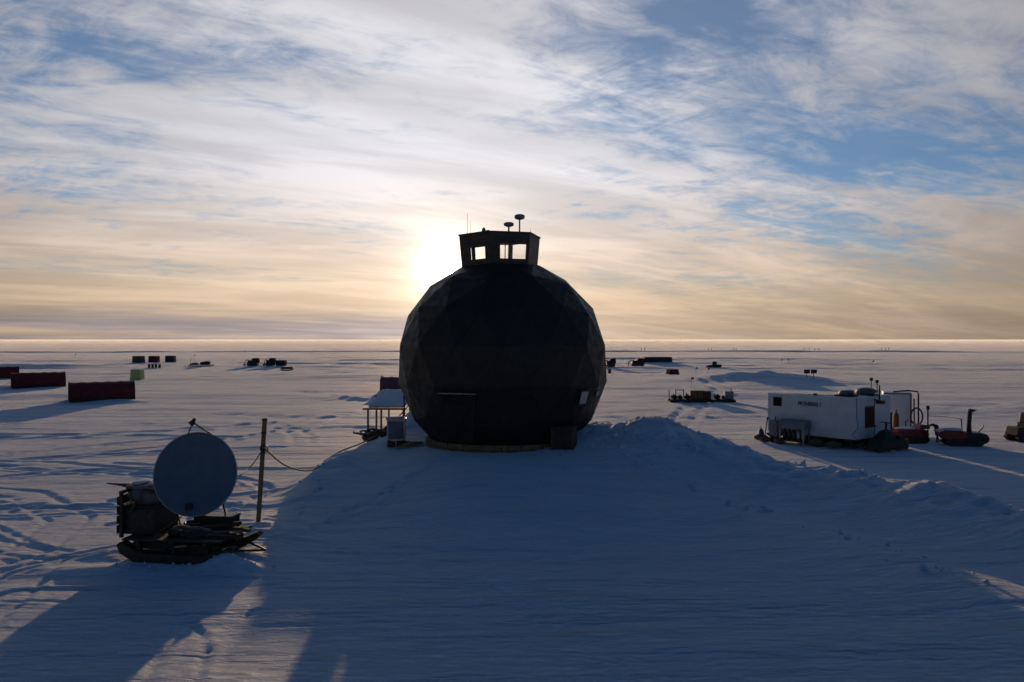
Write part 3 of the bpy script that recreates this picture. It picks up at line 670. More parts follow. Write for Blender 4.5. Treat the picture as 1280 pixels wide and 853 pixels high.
MB().tube([top + Vector((-.18, 0, -.03)), fd], .02, 5).build('feed_strut', M_STEEL, dish)
MB().tube([Mdish @ Vector((.45, 1.22, .14)), fd], .03, 6).build('feed_arm', M_STEEL, dish)
bk = Mdish @ Vector((0, -.1, -.03))
MB().tube([(0, .55, 0), (0, .55, cz - .2)], .11, 12).build('pedestal', M_STEEL, dish, True)
MB().bar((0, .55, cz - .2), bk, .2, .2).build('mount_head', M_STEEL, dish)
MB().box((0, .55, .03), (.7, .7, .06)).build('base_plate', M_STEEL, dish)
q = Mdish @ Vector((-.13, -1.05, .12)); MB().tube([q + Vector((0, -.06, -.1)), (-1.05, -.75, .12)], .018, 6).build('brace_rod', M_WOOD, dish)
MB().tube([Mdish @ Vector((.75, -.55, -.05)), (.75, .75, .02)], .03, 6).build('rear_strut', M_STEEL, dish); MB().tube([Mdish @ Vector((-.75, -.55, -.05)), (-.75, .75, .02)], .03, 6).build('rear_strut', M_STEEL, dish)

# ------------------------------------------------------------------ wooden post with cables
pb = gp(322, 653); ptop = Vector((ax_x(331, pb.y), pb.y, ax_z(523, pb.y)))
post = thing('wooden_post', 'tall brown square post leaning slightly in snow right of the dish', 'post', pb)
MB().bar((0, 0, -.35), ptop - pb, .14, .14).build('shaft', M_POST, post, bevel=.012)
d_ = (ptop - pb)
for f_ in (.985, .86, .70): MB().box(d_ * f_ + Vector((.0, -.0, 0)), (.175, .175, .05)).build('band', M_STEEL, post)
MB().tube([d_ * .71 + Vector((.08 + .14 * math.sin(a), -.1, .14 * math.cos(a))) for a in np.linspace(0, 2 * math.pi, 18)], .02, 5).build('hook_ring', M_STEEL, post)
def rope(name, label, pts, r, m, n=10):
    P = []
    for i in range(len(pts) - 1):
        p0, p1, p2, p3 = [Vector(pts[max(0, min(len(pts) - 1, i + k))]) for k in (-1, 0, 1, 2)]
        for j in range(n):
            t = j / n; P.append(.5 * ((2 * p1) + (p2 - p0) * t + (2 * p0 - 5 * p1 + 4 * p2 - p3) * t * t + (3 * p1 - p0 - 3 * p2 + p3) * t ** 3))
    P.append(Vector(pts[-1])); return tag(MB().tube(P, r, 6).build(name, m, None, True), label, 'cable' if 'cable' in name else 'rope')
A = pb + d_ * .70
def on(px, py, up=.02):
    g = gp(px, py); return g + Vector((0, 0, up))
g0 = on(352, 561)
rope('orange_rope', 'orange rope running from the post over snow to the dome', [A + Vector((.1, 0, 0)), A.lerp(Vector((-9.2, 36, h1(-9.2, 36) + .25)), .5) - Vector((0, 0, .25)), Vector((-9.1, 36.5, h1(-9.1, 36.5) + .08)), Vector((-8.6, 39.5, h1(-8.6, 39.5) + .08)), Vector((-8.0, 43.0, h1(-8.0, 43.0) + .15)), Vector((-7.0, 45.5, h1(-7, 45.5) + .5)), Vector((-5.2, 44.6, 4.0))], .035, M_ROPE)
E = dish.matrix_basis @ Vector((1.28, .2, cz - .1))
rope('guy_cable', 'thin dark cable from the post down to the dish edge', [A, (A + Vector(E)) / 2 - Vector((0, 0, .12)), Vector(E)], .022, M_BLACK)

# ------------------------------------------------------------------ gear left of the dome
t0 = Vector((-8.0, 45.6, 0)); 
def ground(x, y, dz=0): return Vector((x, y, h1(x, y) + dz))
# metal cabinet
cb = Vector((ax_x(495.5, 42.6), 42.6, 0)); cb.z = ax_z(550, 42.6)
cab = thing('metal_cabinet', 'pale grey metal cabinet with snowy top standing left of the dome', 'cabinet', cb, R(4))
MB().box((0, 0, .56), (.96, .75, 1.08)).build('cabinet_body', M_CAB, cab, bevel=.02); MB().box((0, -.385, .56), (.8, .02, .92)).build('cabinet_door', M_GREY, cab, bevel=.005)
MB().bar((.3, -.41, .5), (.3, -.41, .66), .03).build('handle', M_STEEL, cab); MB().box((0, 0, 1.13), (1.06, .85, .06)).build('cabinet_roof', M_CAB, cab, bevel=.015)
MB().blob((0, .05, 1.19), (.5, .38, .07), 12, .2, 2).build('snow_cap', SNOWS, cab, True)
for x in (-.4, .4): MB().box((x, 0, -.03), (.12, .7, .16)).build('skid', M_WOODD, cab)
# trestle with a sloping snow-covered cover
ty = 54.0; tx0, tx1 = ax_x(458, ty), ax_x(506, ty); tz = ax_z(511, ty)
tr = thing('trestle_table', 'wooden trestle with sloping white snow-covered top left behind the dome', 'table', ((tx0 + tx1) / 2, ty, h1((tx0 + tx1) / 2, ty)))
bz = tr.location.z; w2 = (tx1 - tx0) / 2
for x in (-w2 + .1, -w2 + 1.0, w2 - .1):
    for y in (.05, 3.4): MB().box((x, y, (tz - bz) / 2 - .15 + (.35 if y > 1 else 0)), (.12, .12, tz - bz + .3 + (.7 if y > 1 else 0))).build('leg', M_WOOD, tr)
MB().box((-.1, 0, tz - bz - .02), (2 * w2 + .3, .1, .13)).build('front_rail', M_WOOD, tr)
q = Vector((0, 0, tz - bz + .06)); zz = ax_z(488, ty + 3.9) - bz
MB().hull8([(-w2 + .15, 0, q.z), (w2, 0, q.z), (w2, 3.9, zz), (-w2 + .45, 3.9, zz), (-w2 + .15, 0, q.z + .08), (w2, 0, q.z + .08), (w2, 3.9, zz + .08), (-w2 + .45, 3.9, zz + .08)]).build('table_top', M_PALEW, tr)
m = MB(); N = 10
for i in range(N + 1):
    for j in range(N + 1):
        u, v = i / N, j / N; x = (-w2 + .17 + .28 * v) * (1 - u) + (w2 - .02) * u
        m.v.append((x, .02 + 3.85 * v, (q.z + .08) * (1 - v) + (zz + .08) * v + .10 * (min(u, 1 - u, v, 1 - v) > 0) * (1 + .5 * math.sin(5 * u + 3 * v)) - (.005 if min(u, 1 - u, v, 1 - v) == 0 else 0)))
for i in range(N):
    for j in range(N): a_ = i * (N + 1) + j; m.f.append((a_, a_ + N + 1, a_ + N + 2, a_ + 1))
m.build('snow_cover', SNOWS, tr, True)
# heap of black hoses and bags
hb = Vector((ax_x(474, 45.5), 45.5, 0)); hb.z = h1(hb.x, hb.y) - .04
t = thing('hose_heap', 'tangled heap of black hoses and cables left of the cabinet', 'hoses', hb)
for k in range(13):
    a0 = rnd.uniform(0, 6); cx, cy = rnd.gauss(0, .45), rnd.gauss(0, .4); r1, r2 = rnd.uniform(.4, .75), rnd.uniform(.3, .55); zz0 = .06 + .05 * k
    MB().tube([(cx + r1 * math.cos(a) * (1 + .12 * math.sin(3 * a)), cy + r2 * math.sin(a), zz0 + .10 * math.sin(2 * a + k)) for a in np.linspace(a0, a0 + 5.4, 26)], rnd.uniform(.04, .075), 6).build('hose', M_BLACK if k % 3 else M_STEEL, t, True)
for k, (x, y, s_) in enumerate(((-.35, .1, .42), (.4, .2, .36), (.75, .5, .5))):
    tt = thing('sack', ['black sack left of the hose heap', 'black sack lying on the hose heap', 'dark sack between hose heap and cabinet'][k], 'sack', hb + Vector((x, y + .3, .1 + .15 * k)))
    MB().blob((0, 0, s_ * .4), (s_, s_ * .8, s_ * .55), 30 + k, .2, 3).build('sack_body', M_CHAR, tt, True); MB().tube([(0, 0, s_ * .85), (.02, 0, s_ * 1.15)], [.06, .1], 7).build('tied_neck', M_CHAR, tt)
# planks in the sun and crates at the foot of the cabinet
pbase = Vector((ax_x(517, 41.2), 41.2, 0)); pbase.z = h1(pbase.x, pbase.y)
for k in range(4):
    t = tag(MB().box((0, 0, 0), (1.5 - .2 * k, .2, .05)).build('plank', M_PALEW, None, bevel=.006), ['lowest pale plank lying in the snow beside the dome foot', 'second pale plank on the small pile beside the dome foot', 'third pale plank on the small pile beside the dome foot', 'topmost short pale plank on the pile beside the dome foot'][k], 'plank', 'planks beside the dome foot')
    t.location = pbase + Vector((.08 * k - .2, .12 * k, .05 + .055 * k)); t.rotation_euler = (0.02, .03 * (k - 1), .3 + .16 * k)
for k, (px, c) in enumerate(((489, M_RUST), (500, M_WOODD), (507, M_RUST))):
    p = Vector((ax_x(px, 41.7), 41.7, 0)); p.z = h1(p.x, p.y) - .03
    t = thing('small_crate', ['rusty red crate at the left foot of the cabinet', 'dark wooden crate in front of the cabinet', 'rusty red crate between cabinet and planks'][k], 'crate', p, R(12 * k))
    MB().box((0, 0, .15), (.36, .3, .28)).build('crate_body', c, t, bevel=.01); MB().box((0, 0, .31), (.4, .34, .04)).build('lid', c, t)
t = thing('leaning_pole', 'thin dark pole leaning beside the cabinet against the dome', 'pole', ground(ax_x(506, 44.5), 44.5))
MB().tube([(0, 0, -.1), (-.05, .1, 2.1)], .045, 7).build('shaft', M_WOODD, t, True); MB().tube([(-.05, .1, 2.1), (-.05, .1, 2.25)], .06, 7).build('pole_cap', M_STEEL, t, True)
# wooden box on the right of the dome foot
bp = Vector((ax_x(705, 38.9), 38.9, 0)); bp.z = ax_z(562, 38.9)
box = thing('wooden_box', 'square plywood box standing at the right front foot of the dome', 'box', bp, R(-14))
MB().box((0, 0, .55), (1.12, 1.0, 1.1)).build('box_body', M_WOODD, box, bevel=.02)
for x in (-.5, .5): MB().box((x, -.52, .55), (.10, .04, 1.1)).build('corner_batten', M_WOOD, box)
MB().box((0, 0, 1.13), (1.2, 1.08, .05)).build('lid', M_WOODD, box, bevel=.01)
# stakes behind the mound peak
for k, (px, py, lean, h) in enumerate(((803, 527, -.14, .9), (797, 527, .03, .75))):
    p = ground(ax_x(px, 45.5), 45.5, -.2); t = thing('thin_stake', ['thin dark stake leaning left behind the snow peak', 'thin upright pale stake behind the snow peak'][k], 'stake', p)
    MB().tube([(0, 0, 0), (lean * h * 3, 0, h * 2)], .025, 6).build('shaft', M_WOODD if k == 0 else M_PALEW, t); MB().box((lean * h * 2.7, 0, h * 1.8), (.06, .06, .12)).build('tape', M_ROPE, t)

# ------------------------------------------------------------------ white twin container on skis
CY = R(-50); CC = Vector((21.7, 50.0, 0.0)); CC.z = h1(22, 52)
cont = thing('container_building', 'white twin container cabin raised on skids with dark lettering', 'container', CC, CY)
# local frame: x runs from the near corner back along the short face?  long face lies along -x
LX, WY, Z0, Z1 = 6.3, 4.5, .62, 3.22
def clocal(p): return Matrix.Translation(CC) @ Matrix.Rotation(CY, 4, 'Z') @ Vector(p)
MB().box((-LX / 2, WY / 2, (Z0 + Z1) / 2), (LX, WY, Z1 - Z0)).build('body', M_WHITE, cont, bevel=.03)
for a, b in (((-LX / 2, -.012, Z1 - .06), (LX, .03, .12)), ((-LX / 2, -.012, Z0 + .07), (LX, .03, .14))): MB().box(a, b).build('edge_rail', M_WHITE, cont)
for x in (-LX + .05, -.05): MB().box((x, -.014, (Z0 + Z1) / 2), (.1, .034, Z1 - Z0 - .3)).build('corner_post', M_WHITE, cont)
MB().box((.012, WY / 2, (Z0 + Z1) / 2), (.03, .09, Z1 - Z0 - .1)).build('joint_strip', M_GREY, cont)
MB().box((-LX / 2, WY / 2, Z1 + .03), (LX + .06, WY + .06, .06)).build('roof', M_WHITE, cont, bevel=.01)
MB().blob((-LX / 2 - .2, WY / 2, Z1 + .06), (LX * .47, WY * .44, .07), 21, .1, 3).build('roof_snow', SNOWS, cont, True)
f = MB().box((-LX + .72, -.02, 2.72), (.62, .06, .62)).build('window', M_STEEL, cont); MB().box((-LX + .72, -.055, 2.72), (.5, .012, .5)).build('pane', M_PANE, f)
f = MB().box((.03, 1.55, 2.05), (.07, 1.15, 1.25)).build('window', M_STEEL, cont); MB().box((.07, 1.55, 2.05), (.015, 1.0, 1.1)).build('pane', M_PANE, f); MB().box((.1, 1.55, 1.38), (.22, 1.2, .06)).build('sill', M_BLACK, f)
# lettering
fc = bpy.data.curves.new('lettering', 'FONT'); fc.body = 'PIONEERS !'; fc.size = .42; fc.extrude = .006; fc.align_x = 'CENTER'; fc.align_y = 'CENTER'; fc.offset = .012
to = bpy.data.objects.new('lettering', fc); col.objects.link(to)
dg = bpy.context.evaluated_depsgraph_get(); me = bpy.data.meshes.new_from_object(to.evaluated_get(dg)); bpy.data.objects.remove(to)
lt = bpy.data.objects.new('lettering', me); me.materials.clear(); me.materials.append(M_BLUE); col.objects.link(lt); lt.parent = cont
lt.rotation_euler = (R(90), 0, 0); lt.location = (-LX + 3.05, -.012, 2.68); lt.scale = (.78, .85, 1)
# skids and undercarriage
for y in (.35, 1.9, 2.6, 4.15):
    prof = [(-LX - .1, .28), (-LX - .35, .46), (-LX - .25, .5), (-LX + .3, .26), (-.3, .26), (.25, .5), (.35, .46), (.1, .2), (-.25, .05), (-LX + .3, .05)]
    MB().extrude([(x, y - .13, z) for x, z in prof], Vector(), Vector((0, .26, 0))).build('skid', M_BLACK, cont, bevel=.02)
for x in (-LX + .5, -LX / 2, -.5): MB().box((x, WY / 2, .46), (.22, WY - .2, .3)).build('cross_member', M_BLACK, cont)
MB().tube([(-.02, -.06, Z1), (.0, -.07, 2.0), (.08, -.1, 1.4), (-.25, -.2, .9), (.3, -.25, .55)], .02, 5).build('drop_cable', M_BLACK, cont)
MB().tube([(.1, 2.0, Z1 - .15), (.45, 2.0, Z1 - .15), (.45, 2.0, Z1 + .8)], .05, 7).build('flue', M_BLACK, cont, True)
MB().box((.5, 2.02, Z1 - .28), (.4, .5, .22)).build('floodlight', M_BLACK, cont, bevel=.02)
for x, y, h in ((-.9, 3.7, .95), (-.7, 4.1, .8)): MB().tube([(x, y, Z1), (x, y, Z1 + h)], .03, 6).lathe([(.03, Z1 + h), (.11, Z1 + h + .05), (.11, Z1 + h + .2), (.02, Z1 + h + .24)], 10, Matrix.Translation((x, y, 0))).build('vent_pipe', M_BLACK, cont)
MB().box((-LX * .46, .12, Z1 + .12), (.18, .14, .13)).build('roof_lug', M_BLACK, cont)
# things on its roof
for k, (x, y, s_) in enumerate(((-1.15, .85, .62), (-.75, 2.6, .72))):
    t = thing('covered_bundle', ['snow-topped dark bundle on the container roof, left one', 'snow-topped dark bundle on the container roof, right one'][k], 'bundle', clocal((x, y, Z1 + .06)), CY)
    MB().blob((0, 0, s_ * .34), (s_ * .85, s_ * .9, s_ * .36), 60 + k, .14, 3).build('cover', M_TARP, t, True)
    MB().blob((0, 0, s_ * .52), (s_ * .7, s_ * .72, s_ * .24), 64 + k, .1, 3).build('snow_cap', SNOWS, t, True)
    MB().box((0, 0, .05), (s_ * 1.9, s_ * 1.3, .1)).build('pallet', M_WOODD, t)
# gas bottle rack and cabinet in front of the long face
t = thing('gas_bottle_rack', 'grey-hooded gas bottle rack against the container long wall', 'rack', clocal((-LX + 2.3, -.55, 0)), CY)
hood = [(0, -.42, 1.05), (0, -.42, 1.35), (0, -.30, 1.52), (0, .1, 1.62), (0, .38, 1.62), (0, .38, 1.05)]
MB().extrude([(-.95, y, z) for _, y, z in hood], Vector(), Vector((1.9, 0, 0))).build('hood', M_GREY, t, bevel=.02)
for x in (-.85, .85): 
    for y in (-.35, .32): MB().box((x, y, .52), (.07, .07, 1.06)).build('leg', M_GALV, t)
MB().box((0, 0, .30), (1.85, .7, .05)).build('shelf', M_STEEL, t)
for k in range(5):
    p = thing('gas_bottle', ['leftmost dark gas bottle in the hooded rack', 'second dark gas bottle from the left in the hooded rack', 'middle dark gas bottle of five in the hooded rack', 'pale gas bottle, second from right in the hooded rack', 'pale gas bottle, rightmost in the hooded rack'][k], 'gas bottle', clocal((-LX + 2.3 - .68 + .34 * k, -.6, .33)), CY, 'gas bottles in the hooded rack')
    MB().lathe([(.11, 0), (.13, .04), (.13, .5), (.08, .6), (.035, .63)], 12).build('cylinder_body', M_GALV if k in (3, 4) else M_STEEL, p, True); MB().tube([(0, 0, .63), (0, 0, .7)], .03, 7).build('valve', M_STEEL, p)
t = thing('switch_box', 'small grey switch cabinet left of the gas bottle rack', 'cabinet', clocal((-LX + .85, -.5, 0)), CY)
MB().box((0, 0, .95), (.62, .5, 1.05)).build('box_body', M_GREY, t, bevel=.02); MB().box((0, -.26, .95), (.5, .02, .9)).build('box_door', M_GREY, t); MB().tube([(0, 0, 1.47), (0, 0, 1.75)], .04, 7).build('aerial', M_BLACK, t)
for x in (-.22, .22): MB().box((x, 0, .2), (.09, .4, .5)).build('leg', M_WOODD, t)
for k, (x, y, s_, c) in enumerate(((-LX - .1, -.7, .5, M_WOODD), (-LX + .45, -1.0, .42, M_BLACK), (-LX + 3.7, -.35, .55, M_OLIVE), (-LX + 4.9, -.4, .5, M_OLIVE), (-LX + 1.5, -1.05, .35, M_WOODD))):
    t = thing('stowed_bag', ['brown bag at the left end of the white container', 'black bag before the left end of the white container', 'olive bag under the middle of the white container', 'olive bag under the right half of the white container', 'dark bag below the gas bottle rack'][k], 'bag', clocal((x, y, .02)), CY)
    MB().blob((0, 0, s_ * .42), (s_ * 1.05, s_ * .6, s_ * .45), 80 + k, .15, 3).build('bag_body', c, t, True); MB().tube([(-s_ * .4, 0, s_ * .82), (0, 0, s_ * 1.02), (s_ * .4, 0, s_ * .82)], .025, 5).build('strap', M_BLACK, t)
# dark drift boat shape in front of the short face: covered snow machine and crate
t = thing('covered_machine', 'black covered machine parked below the container window', 'machine', clocal((1.15, 1.5, 0)), CY + R(80))
MB().hull8([(-1.5, -.6, .1), (1.5, -.6, .1), (1.5, .6, .1), (-1.5, .6, .1), (-1.1, -.45, .75), (1.35, -.5, .6), (1.35, .5, .6), (-1.1, .45, .75)]).build('cover', M_BLACK, t, bevel=.12)
MB().hull8([(-.9, -.45, .7), (.5, -.45, .62), (.5, .45, .62), (-.9, .45, .7), (-.4, -.2, 1.25), (.05, -.22, 1.3), (.05, .22, 1.3), (-.4, .2, 1.25)]).build('cowl', M_BLACK, t, bevel=.08)
MB().box((.95, 0, .72), (.7, .8, .3), rz=.2, ry=.1).build('seat', M_CHAR, t, bevel=.06)
MB().bar((-.1, 0, 1.3), (-.05, 0, 1.75), .1).build('handlebar_post', M_BLACK, t); MB().bar((-.1, -.35, 1.72), (-.1, .35, 1.74), .06).build('handlebar', M_BLACK, t)
for y in (-.5, .5): MB().extrude([(x, y - .07, z) for x, z in ((-1.6, .22), (-1.5, .05), (1.3, .03), (1.3, .12), (-1.35, .14))], Vector(), Vector((0, .14, 0))).build('ski', M_STEEL, t)
t = thing('wooden_crate', 'small brown wooden crate right of the black covered machine', 'crate', gp(1125, 561), R(20))
MB().box((0, 0, .3), (.75, .6, .58)).build('crate_body', M_BROWN, t, bevel=.01)
for z in (.12, .46): MB().box((0, -.31, z), (.78, .03, .1)).build('slat', M_WOOD, t)
MB().box((0, 0, .61), (.79, .64, .05)).build('lid', M_BROWN, t)
# leaning pole with blue bag at left end
t = thing('leaning_pole', 'thin pole leaning on the left end of the white container', 'pole', gp(955, 552)); MB().tube([(0, 0, 0), (.35, .3, 1.6)], .035, 6).build('shaft', M_WOODD, t); MB().box((.33, .28, 1.55), (.1, .1, .16)).build('grip', M_BLACK, t)
t = thing('blue_bag', 'dark blue upright bag in snow left of the white container', 'bag', gp(951, 552)); MB().blob((0, 0, .45), (.2, .18, .48), 90, .15, 3).build('bag_body', mat('navy_canvas', (.02, .03, .09)), t, True); MB().tube([(-.08, 0, .88), (0, 0, 1.02), (.08, 0, .88)], .02, 5).build('strap', M_BLACK, t)
# grey tank container behind it
gy = 57.5; gx0, gx1 = ax_x(1106, gy), ax_x(1138, gy); gb = Vector(((gx0 + gx1) / 2, gy, h1((gx0 + gx1) / 2, gy)))
t = thing('grey_container', 'grey container with pipework standing behind the white cabin', 'container', gb, R(-22))
w = (gx1 - gx0); H_ = ax_z(491, gy) - gb.z
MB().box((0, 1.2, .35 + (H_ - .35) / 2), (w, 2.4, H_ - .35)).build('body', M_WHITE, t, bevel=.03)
for x in (-w / 2 + .06, w / 2 - .06): MB().box((x, -.015, H_ / 2 + .15), (.12, .05, H_ - .4)).build('corner_post', M_GREY, t)
for z in (.42, H_ - .07): MB().box((0, -.012, z), (w - .25, .04, .12)).build('edge_rail', M_GREY, t)
for y in (.3, 2.1): MB().box((0, y, .17), (w + .2, .25, .36)).build('skid', M_BLACK, t)
MB().tube([(w / 2 - 1.2, .2, H_ + .05), (w / 2 - .2, .2, H_ + .15), (w / 2 + .38, .1, H_ + .1), (w / 2 + .42, 0, H_ - .1), (w / 2 + .42, -.05, .6)], .055, 7).build('stack_pipe', M_BLACK, t, True)
MB().tube([(w / 2 + .15, 0, H_ - .4), (w / 2 + .15, -.1, .8)], .05, 7).build('pipe', M_BLACK, t, True)
MB().tube([(w / 2 + .3 + .38 * math.cos(a), -.15, 1.45 + .62 * math.sin(a)) for a in np.linspace(0, 11.5, 40)], .055, 6).build('hose_reel', M_BLACK, t, True)
t = thing('red_cylinder', 'upright rust-red gas cylinder at the corner of the white container', 'cylinder', Vector((ax_x(1120, 54.2), 54.2, h1(26.1, 54.2))))
MB().lathe([(.16, 0), (.19, .06), (.19, 1.75), (.13, 1.95), (.05, 2.02), (.05, 2.1)], 16).build('cylinder_body', M_RUST, t, True); MB().box((0, 0, 2.13), (.12, .12, .1)).build('valve', M_STEEL, t); MB().box((-.35, .1, 1.0), (.28, .1, 2.0)).build('stand', M_STEEL, t)

# ------------------------------------------------------------------ tracked snow machines
def tracks(root, L, W, h=.42):
    for sy in (-1, 1):
        prof = [(-L / 2, h * .55), (-L / 2 + .18, h), (L / 2 - .18, h), (L / 2, h * .55), (L / 2 - .3, 0), (-L / 2 + .3, 0)]
        tr_ = MB().extrude([(x, sy * (W / 2 - .16) - .16, z) for x, z in prof], Vector(), Vector((0, .32, 0))).build('track', M_BLACK, root, bevel=.03)
        for k in range(4):
            x = -L / 2 + .35 + k * (L - .7) / 3
            MB().lathe([(.13, -.02), (.13, .02)], 12, Matrix.Translation((x, sy * (W / 2), h * .48)) @ Matrix.Rotation(R(90), 4, 'X')).build('road_wheel', M_STEEL, tr_)
def red_hull(root, x0, x1, W, z0, z1):
    prof = [(x0 - .12, z1 - .08), (x0 + .35, z0), (x1 - .1, z0), (x1, z1 - .28), (x1 - .2, z1), (x0 + .2, z1 + .06)]
    MB().extrude([(x, -W / 2, z) for x, z in prof], Vector(), Vector((0, W, 0))).build('hull', M_REDP, root, bevel=.05)
p = gp(1203, 557)
t = thing('tracked_snow_blower', 'red tracked snow blower with tall black chute on the snow', 'snow blower', p, R(-8))
tracks(t, 2.4, 1.3); red_hull(t, -1.5, .15, 1.15, .38, .98)
MB().blob((-.65, 0, 1.02), (.62, .45, .13), 7, .12, 3).build('snow_cap', SNOWS, t, True)
MB().box((.55, 0, .62), (1.0, 1.1, .5)).build('engine_block', M_BLACK, t, bevel=.05)
MB().tube([(.42, 0, .8), (.42, 0, 1.4), (.47, 0, 2.1), (.52, 0, 2.32)], [.16, .13, .13, .13], 12).build('chute', M_BLACK, t, True)
MB().hull8([(.38, -.16, 2.22), (.62, -.16, 2.22), (.62, .16, 2.22), (.38, .16, 2.22), (.42, -.16, 2.42), (.86, -.14, 2.36), (.86, .14, 2.36), (.42, .16, 2.42)]).build('chute_hood', M_BLACK, t)
MB().tube([(.02, .1, .9), (-.02, .1, 1.75)], .035, 6).build('lever', M_BLACK, t)
MB().tube([(.9, 0, .8), (1.25, 0, 1.15), (1.32, 0, 1.4)], .04, 6).build('handlebar', M_BLACK, t)
MB().lathe([(.30, -.55), (.34, -.4), (.34, .4), (.30, .55)], 14, Matrix.Translation((1.15, 0, .5)) @ Matrix.Rotation(R(90), 4, 'X')).build('auger_drum', M_BLACK, t)
p = gp(1138, 554)
t = thing('red_snow_tractor', 'red tracked carrier with snow on its deck beside the containers', 'snow tractor', p, R(6))
tracks(t, 2.1, 1.3); red_hull(t, -1.15, 1.0, 1.2, .40, .92)
MB().blob((-.35, 0, .98), (.72, .42, .11), 8, .12, 3).build('snow_cap', SNOWS, t, True)
MB().hull8([(.35, -.5, .9), (1.15, -.5, 1.0), (1.15, .5, 1.0), (.35, .5, .9), (.5, -.45, 1.28), (1.1, -.45, 1.2), (1.1, .45, 1.2), (.5, .45, 1.28)]).build('cowl', M_REDP, t, bevel=.04)
MB().tube([(-.3, 0, .9), (-.35, 0, 1.45), (-.15, 0, 1.5)], .035, 6).build('handlebar', M_BLACK, t)
p = gp(1160, 552)
t = thing('dark_post', 'slim dark post standing between the red machines', 'post', p); MB().tube([(0, 0, -.3), (.0, 0, 2.35)], .05, 7).build('shaft', M_WOODD, t, True); MB().box((0, 0, 2.3), (.17, .17, .28)).build('post_cap', M_BLACK, t, bevel=.02)
rope('line_cable', 'thin dark line strung from the slim post to the snow blower', [p + Vector((0, 0, 1.72)), p + Vector((1.6, .6, 1.62)), gp(1203, 557) + Vector((-.05, .1, 1.72))], .018, M_BLACK)
p = gp(1168, 553)
t = thing('bent_hose_stand', 'hunched dark hose stand right of the slim post', 'hose stand', p)
MB().tube([(-.35, 0, 1.12), (-.1, 0, 1.18), (.12, 0, 1.08), (.2, 0, .8), (.18, 0, .45)], [.06, .09, .14, .17, .12], 10).build('hose', M_BLACK, t, True); MB().tube([(.2, 0, .5), (.12, -.05, 0)], .05, 6).build('leg', M_BLACK, t); MB().tube([(.2, 0, .5), (.34, .05, 0)], .05, 6).build('leg', M_BLACK, t)
p = gp(1279, 552)
t = thing('red_crawler', 'dark red crawler vehicle cut off by the right picture edge', 'vehicle', p + Vector((.5, 0, 0)), R(5))
tracks(t, 2.9, 1.5, .5)
MB().hull8([(-1.45, -.65, .45), (1.3, -.65, .45), (1.3, .65, .45), (-1.45, .65, .45), (-1.3, -.6, 1.0), (1.3, -.6, 1.05), (1.3, .6, 1.05), (-1.3, .6, 1.0)]).build('hull', M_YEL, t, bevel=.05)
c_ = MB().hull8([(-.45, -.6, 1.0), (1.1, -.6, 1.0), (1.1, .6, 1.0), (-.45, .6, 1.0), (-.3, -.55, 1.95), (1.0, -.55, 1.95), (1.0, .55, 1.95), (-.3, .55, 1.95)]).build('cab', M_YEL, t, bevel=.05)
MB().box((.35, -.595, 1.5), (.9, .03, .55)).build('pane', M_PANE, c_); MB().tube([(-.9, 0, .95), (-.9, 0, 1.3), (-.6, 0, 1.3)], .05, 6).build('exhaust', M_BLACK, t)

# ------------------------------------------------------------------ tents
def tent(px0, px1, base_py, top_py, label, yaw=0.0, m=M_RED, depth=3.4, group='red barrel-roofed tents', name='barrel_tent', ribs=5):
    p0 = gp((px0 + px1) / 2, base_py); Y = p0.y; L = (px1 - px0) / K * Y; H_ = ax_z(top_py, Y + depth * .5) - p0.z
    root = thing(name, label, 'tent', p0, yaw, group)
    prof = [(depth / 2 - depth / 2 * math.copysign(abs(math.cos(a)) ** .62, math.cos(a)), H_ * math.sin(a) ** .72 if 0 < a < math.pi - 1e-6 else -.15) for a in np.linspace(0, math.pi, 19)]
    m1 = MB(); n = len(prof); sg = 10
    for k in range(sg + 1):
        x = -L / 2 + L * k / sg; sag = .03 * math.sin(math.pi * ((k * ribs / sg) % 1.0))
        for y, z in prof: m1.v.append((x, depth / 2 + (y - depth / 2) * (1 - sag), z * (1 - sag * .8)))
    for k in range(sg):
        for j in range(n - 1): m1.f.append((k * n + j, k * n + j + 1, (k + 1) * n + j + 1, (k + 1) * n + j))
    m1.build('canopy', m, root, True)
    for sx in (-1, 1):
        MB().add([(sx * L / 2, y, z) for y, z in prof], [tuple(range(n))]).build('end_wall', m, root)
    MB().box((-L / 2 - .02, depth / 2, 1.0), (.05, .9, 1.9)).build('door_flap', M_CHAR if m is M_RED else m, root)
    for k in range(ribs + 1):
        x = -L / 2 + L * k / ribs; MB().tube([(x, depth / 2 + (y - depth / 2) * 1.01, z * 1.01) for y, z in prof], .035, 5).build('rib', m, root)
    MB().tube([(-L / 2, -.02, .02), (L / 2, -.02, .02)], .09, 6).build('snow_flap', M_CHAR, root)
    return root
tent(92, 165, 500, 477, 'nearest dark red barrel tent, right of the three on the left', R(31))
tent(20, 78, 484.5, 465.5, 'middle dark red barrel tent of the three on the left', R(34))
tent(-38, 19, 474.5, 458.5, 'dark red barrel tent cut off by the left picture edge', R(36))
tent(475, 540, 489, 471, 'dark red barrel tent half hidden behind the left of the dome', 0.0, mat('faded_red_canvas', (0.19, 0.075, 0.095), (0.14, 0.055, 0.075), 0.75, 2.5, 0.3, 7))
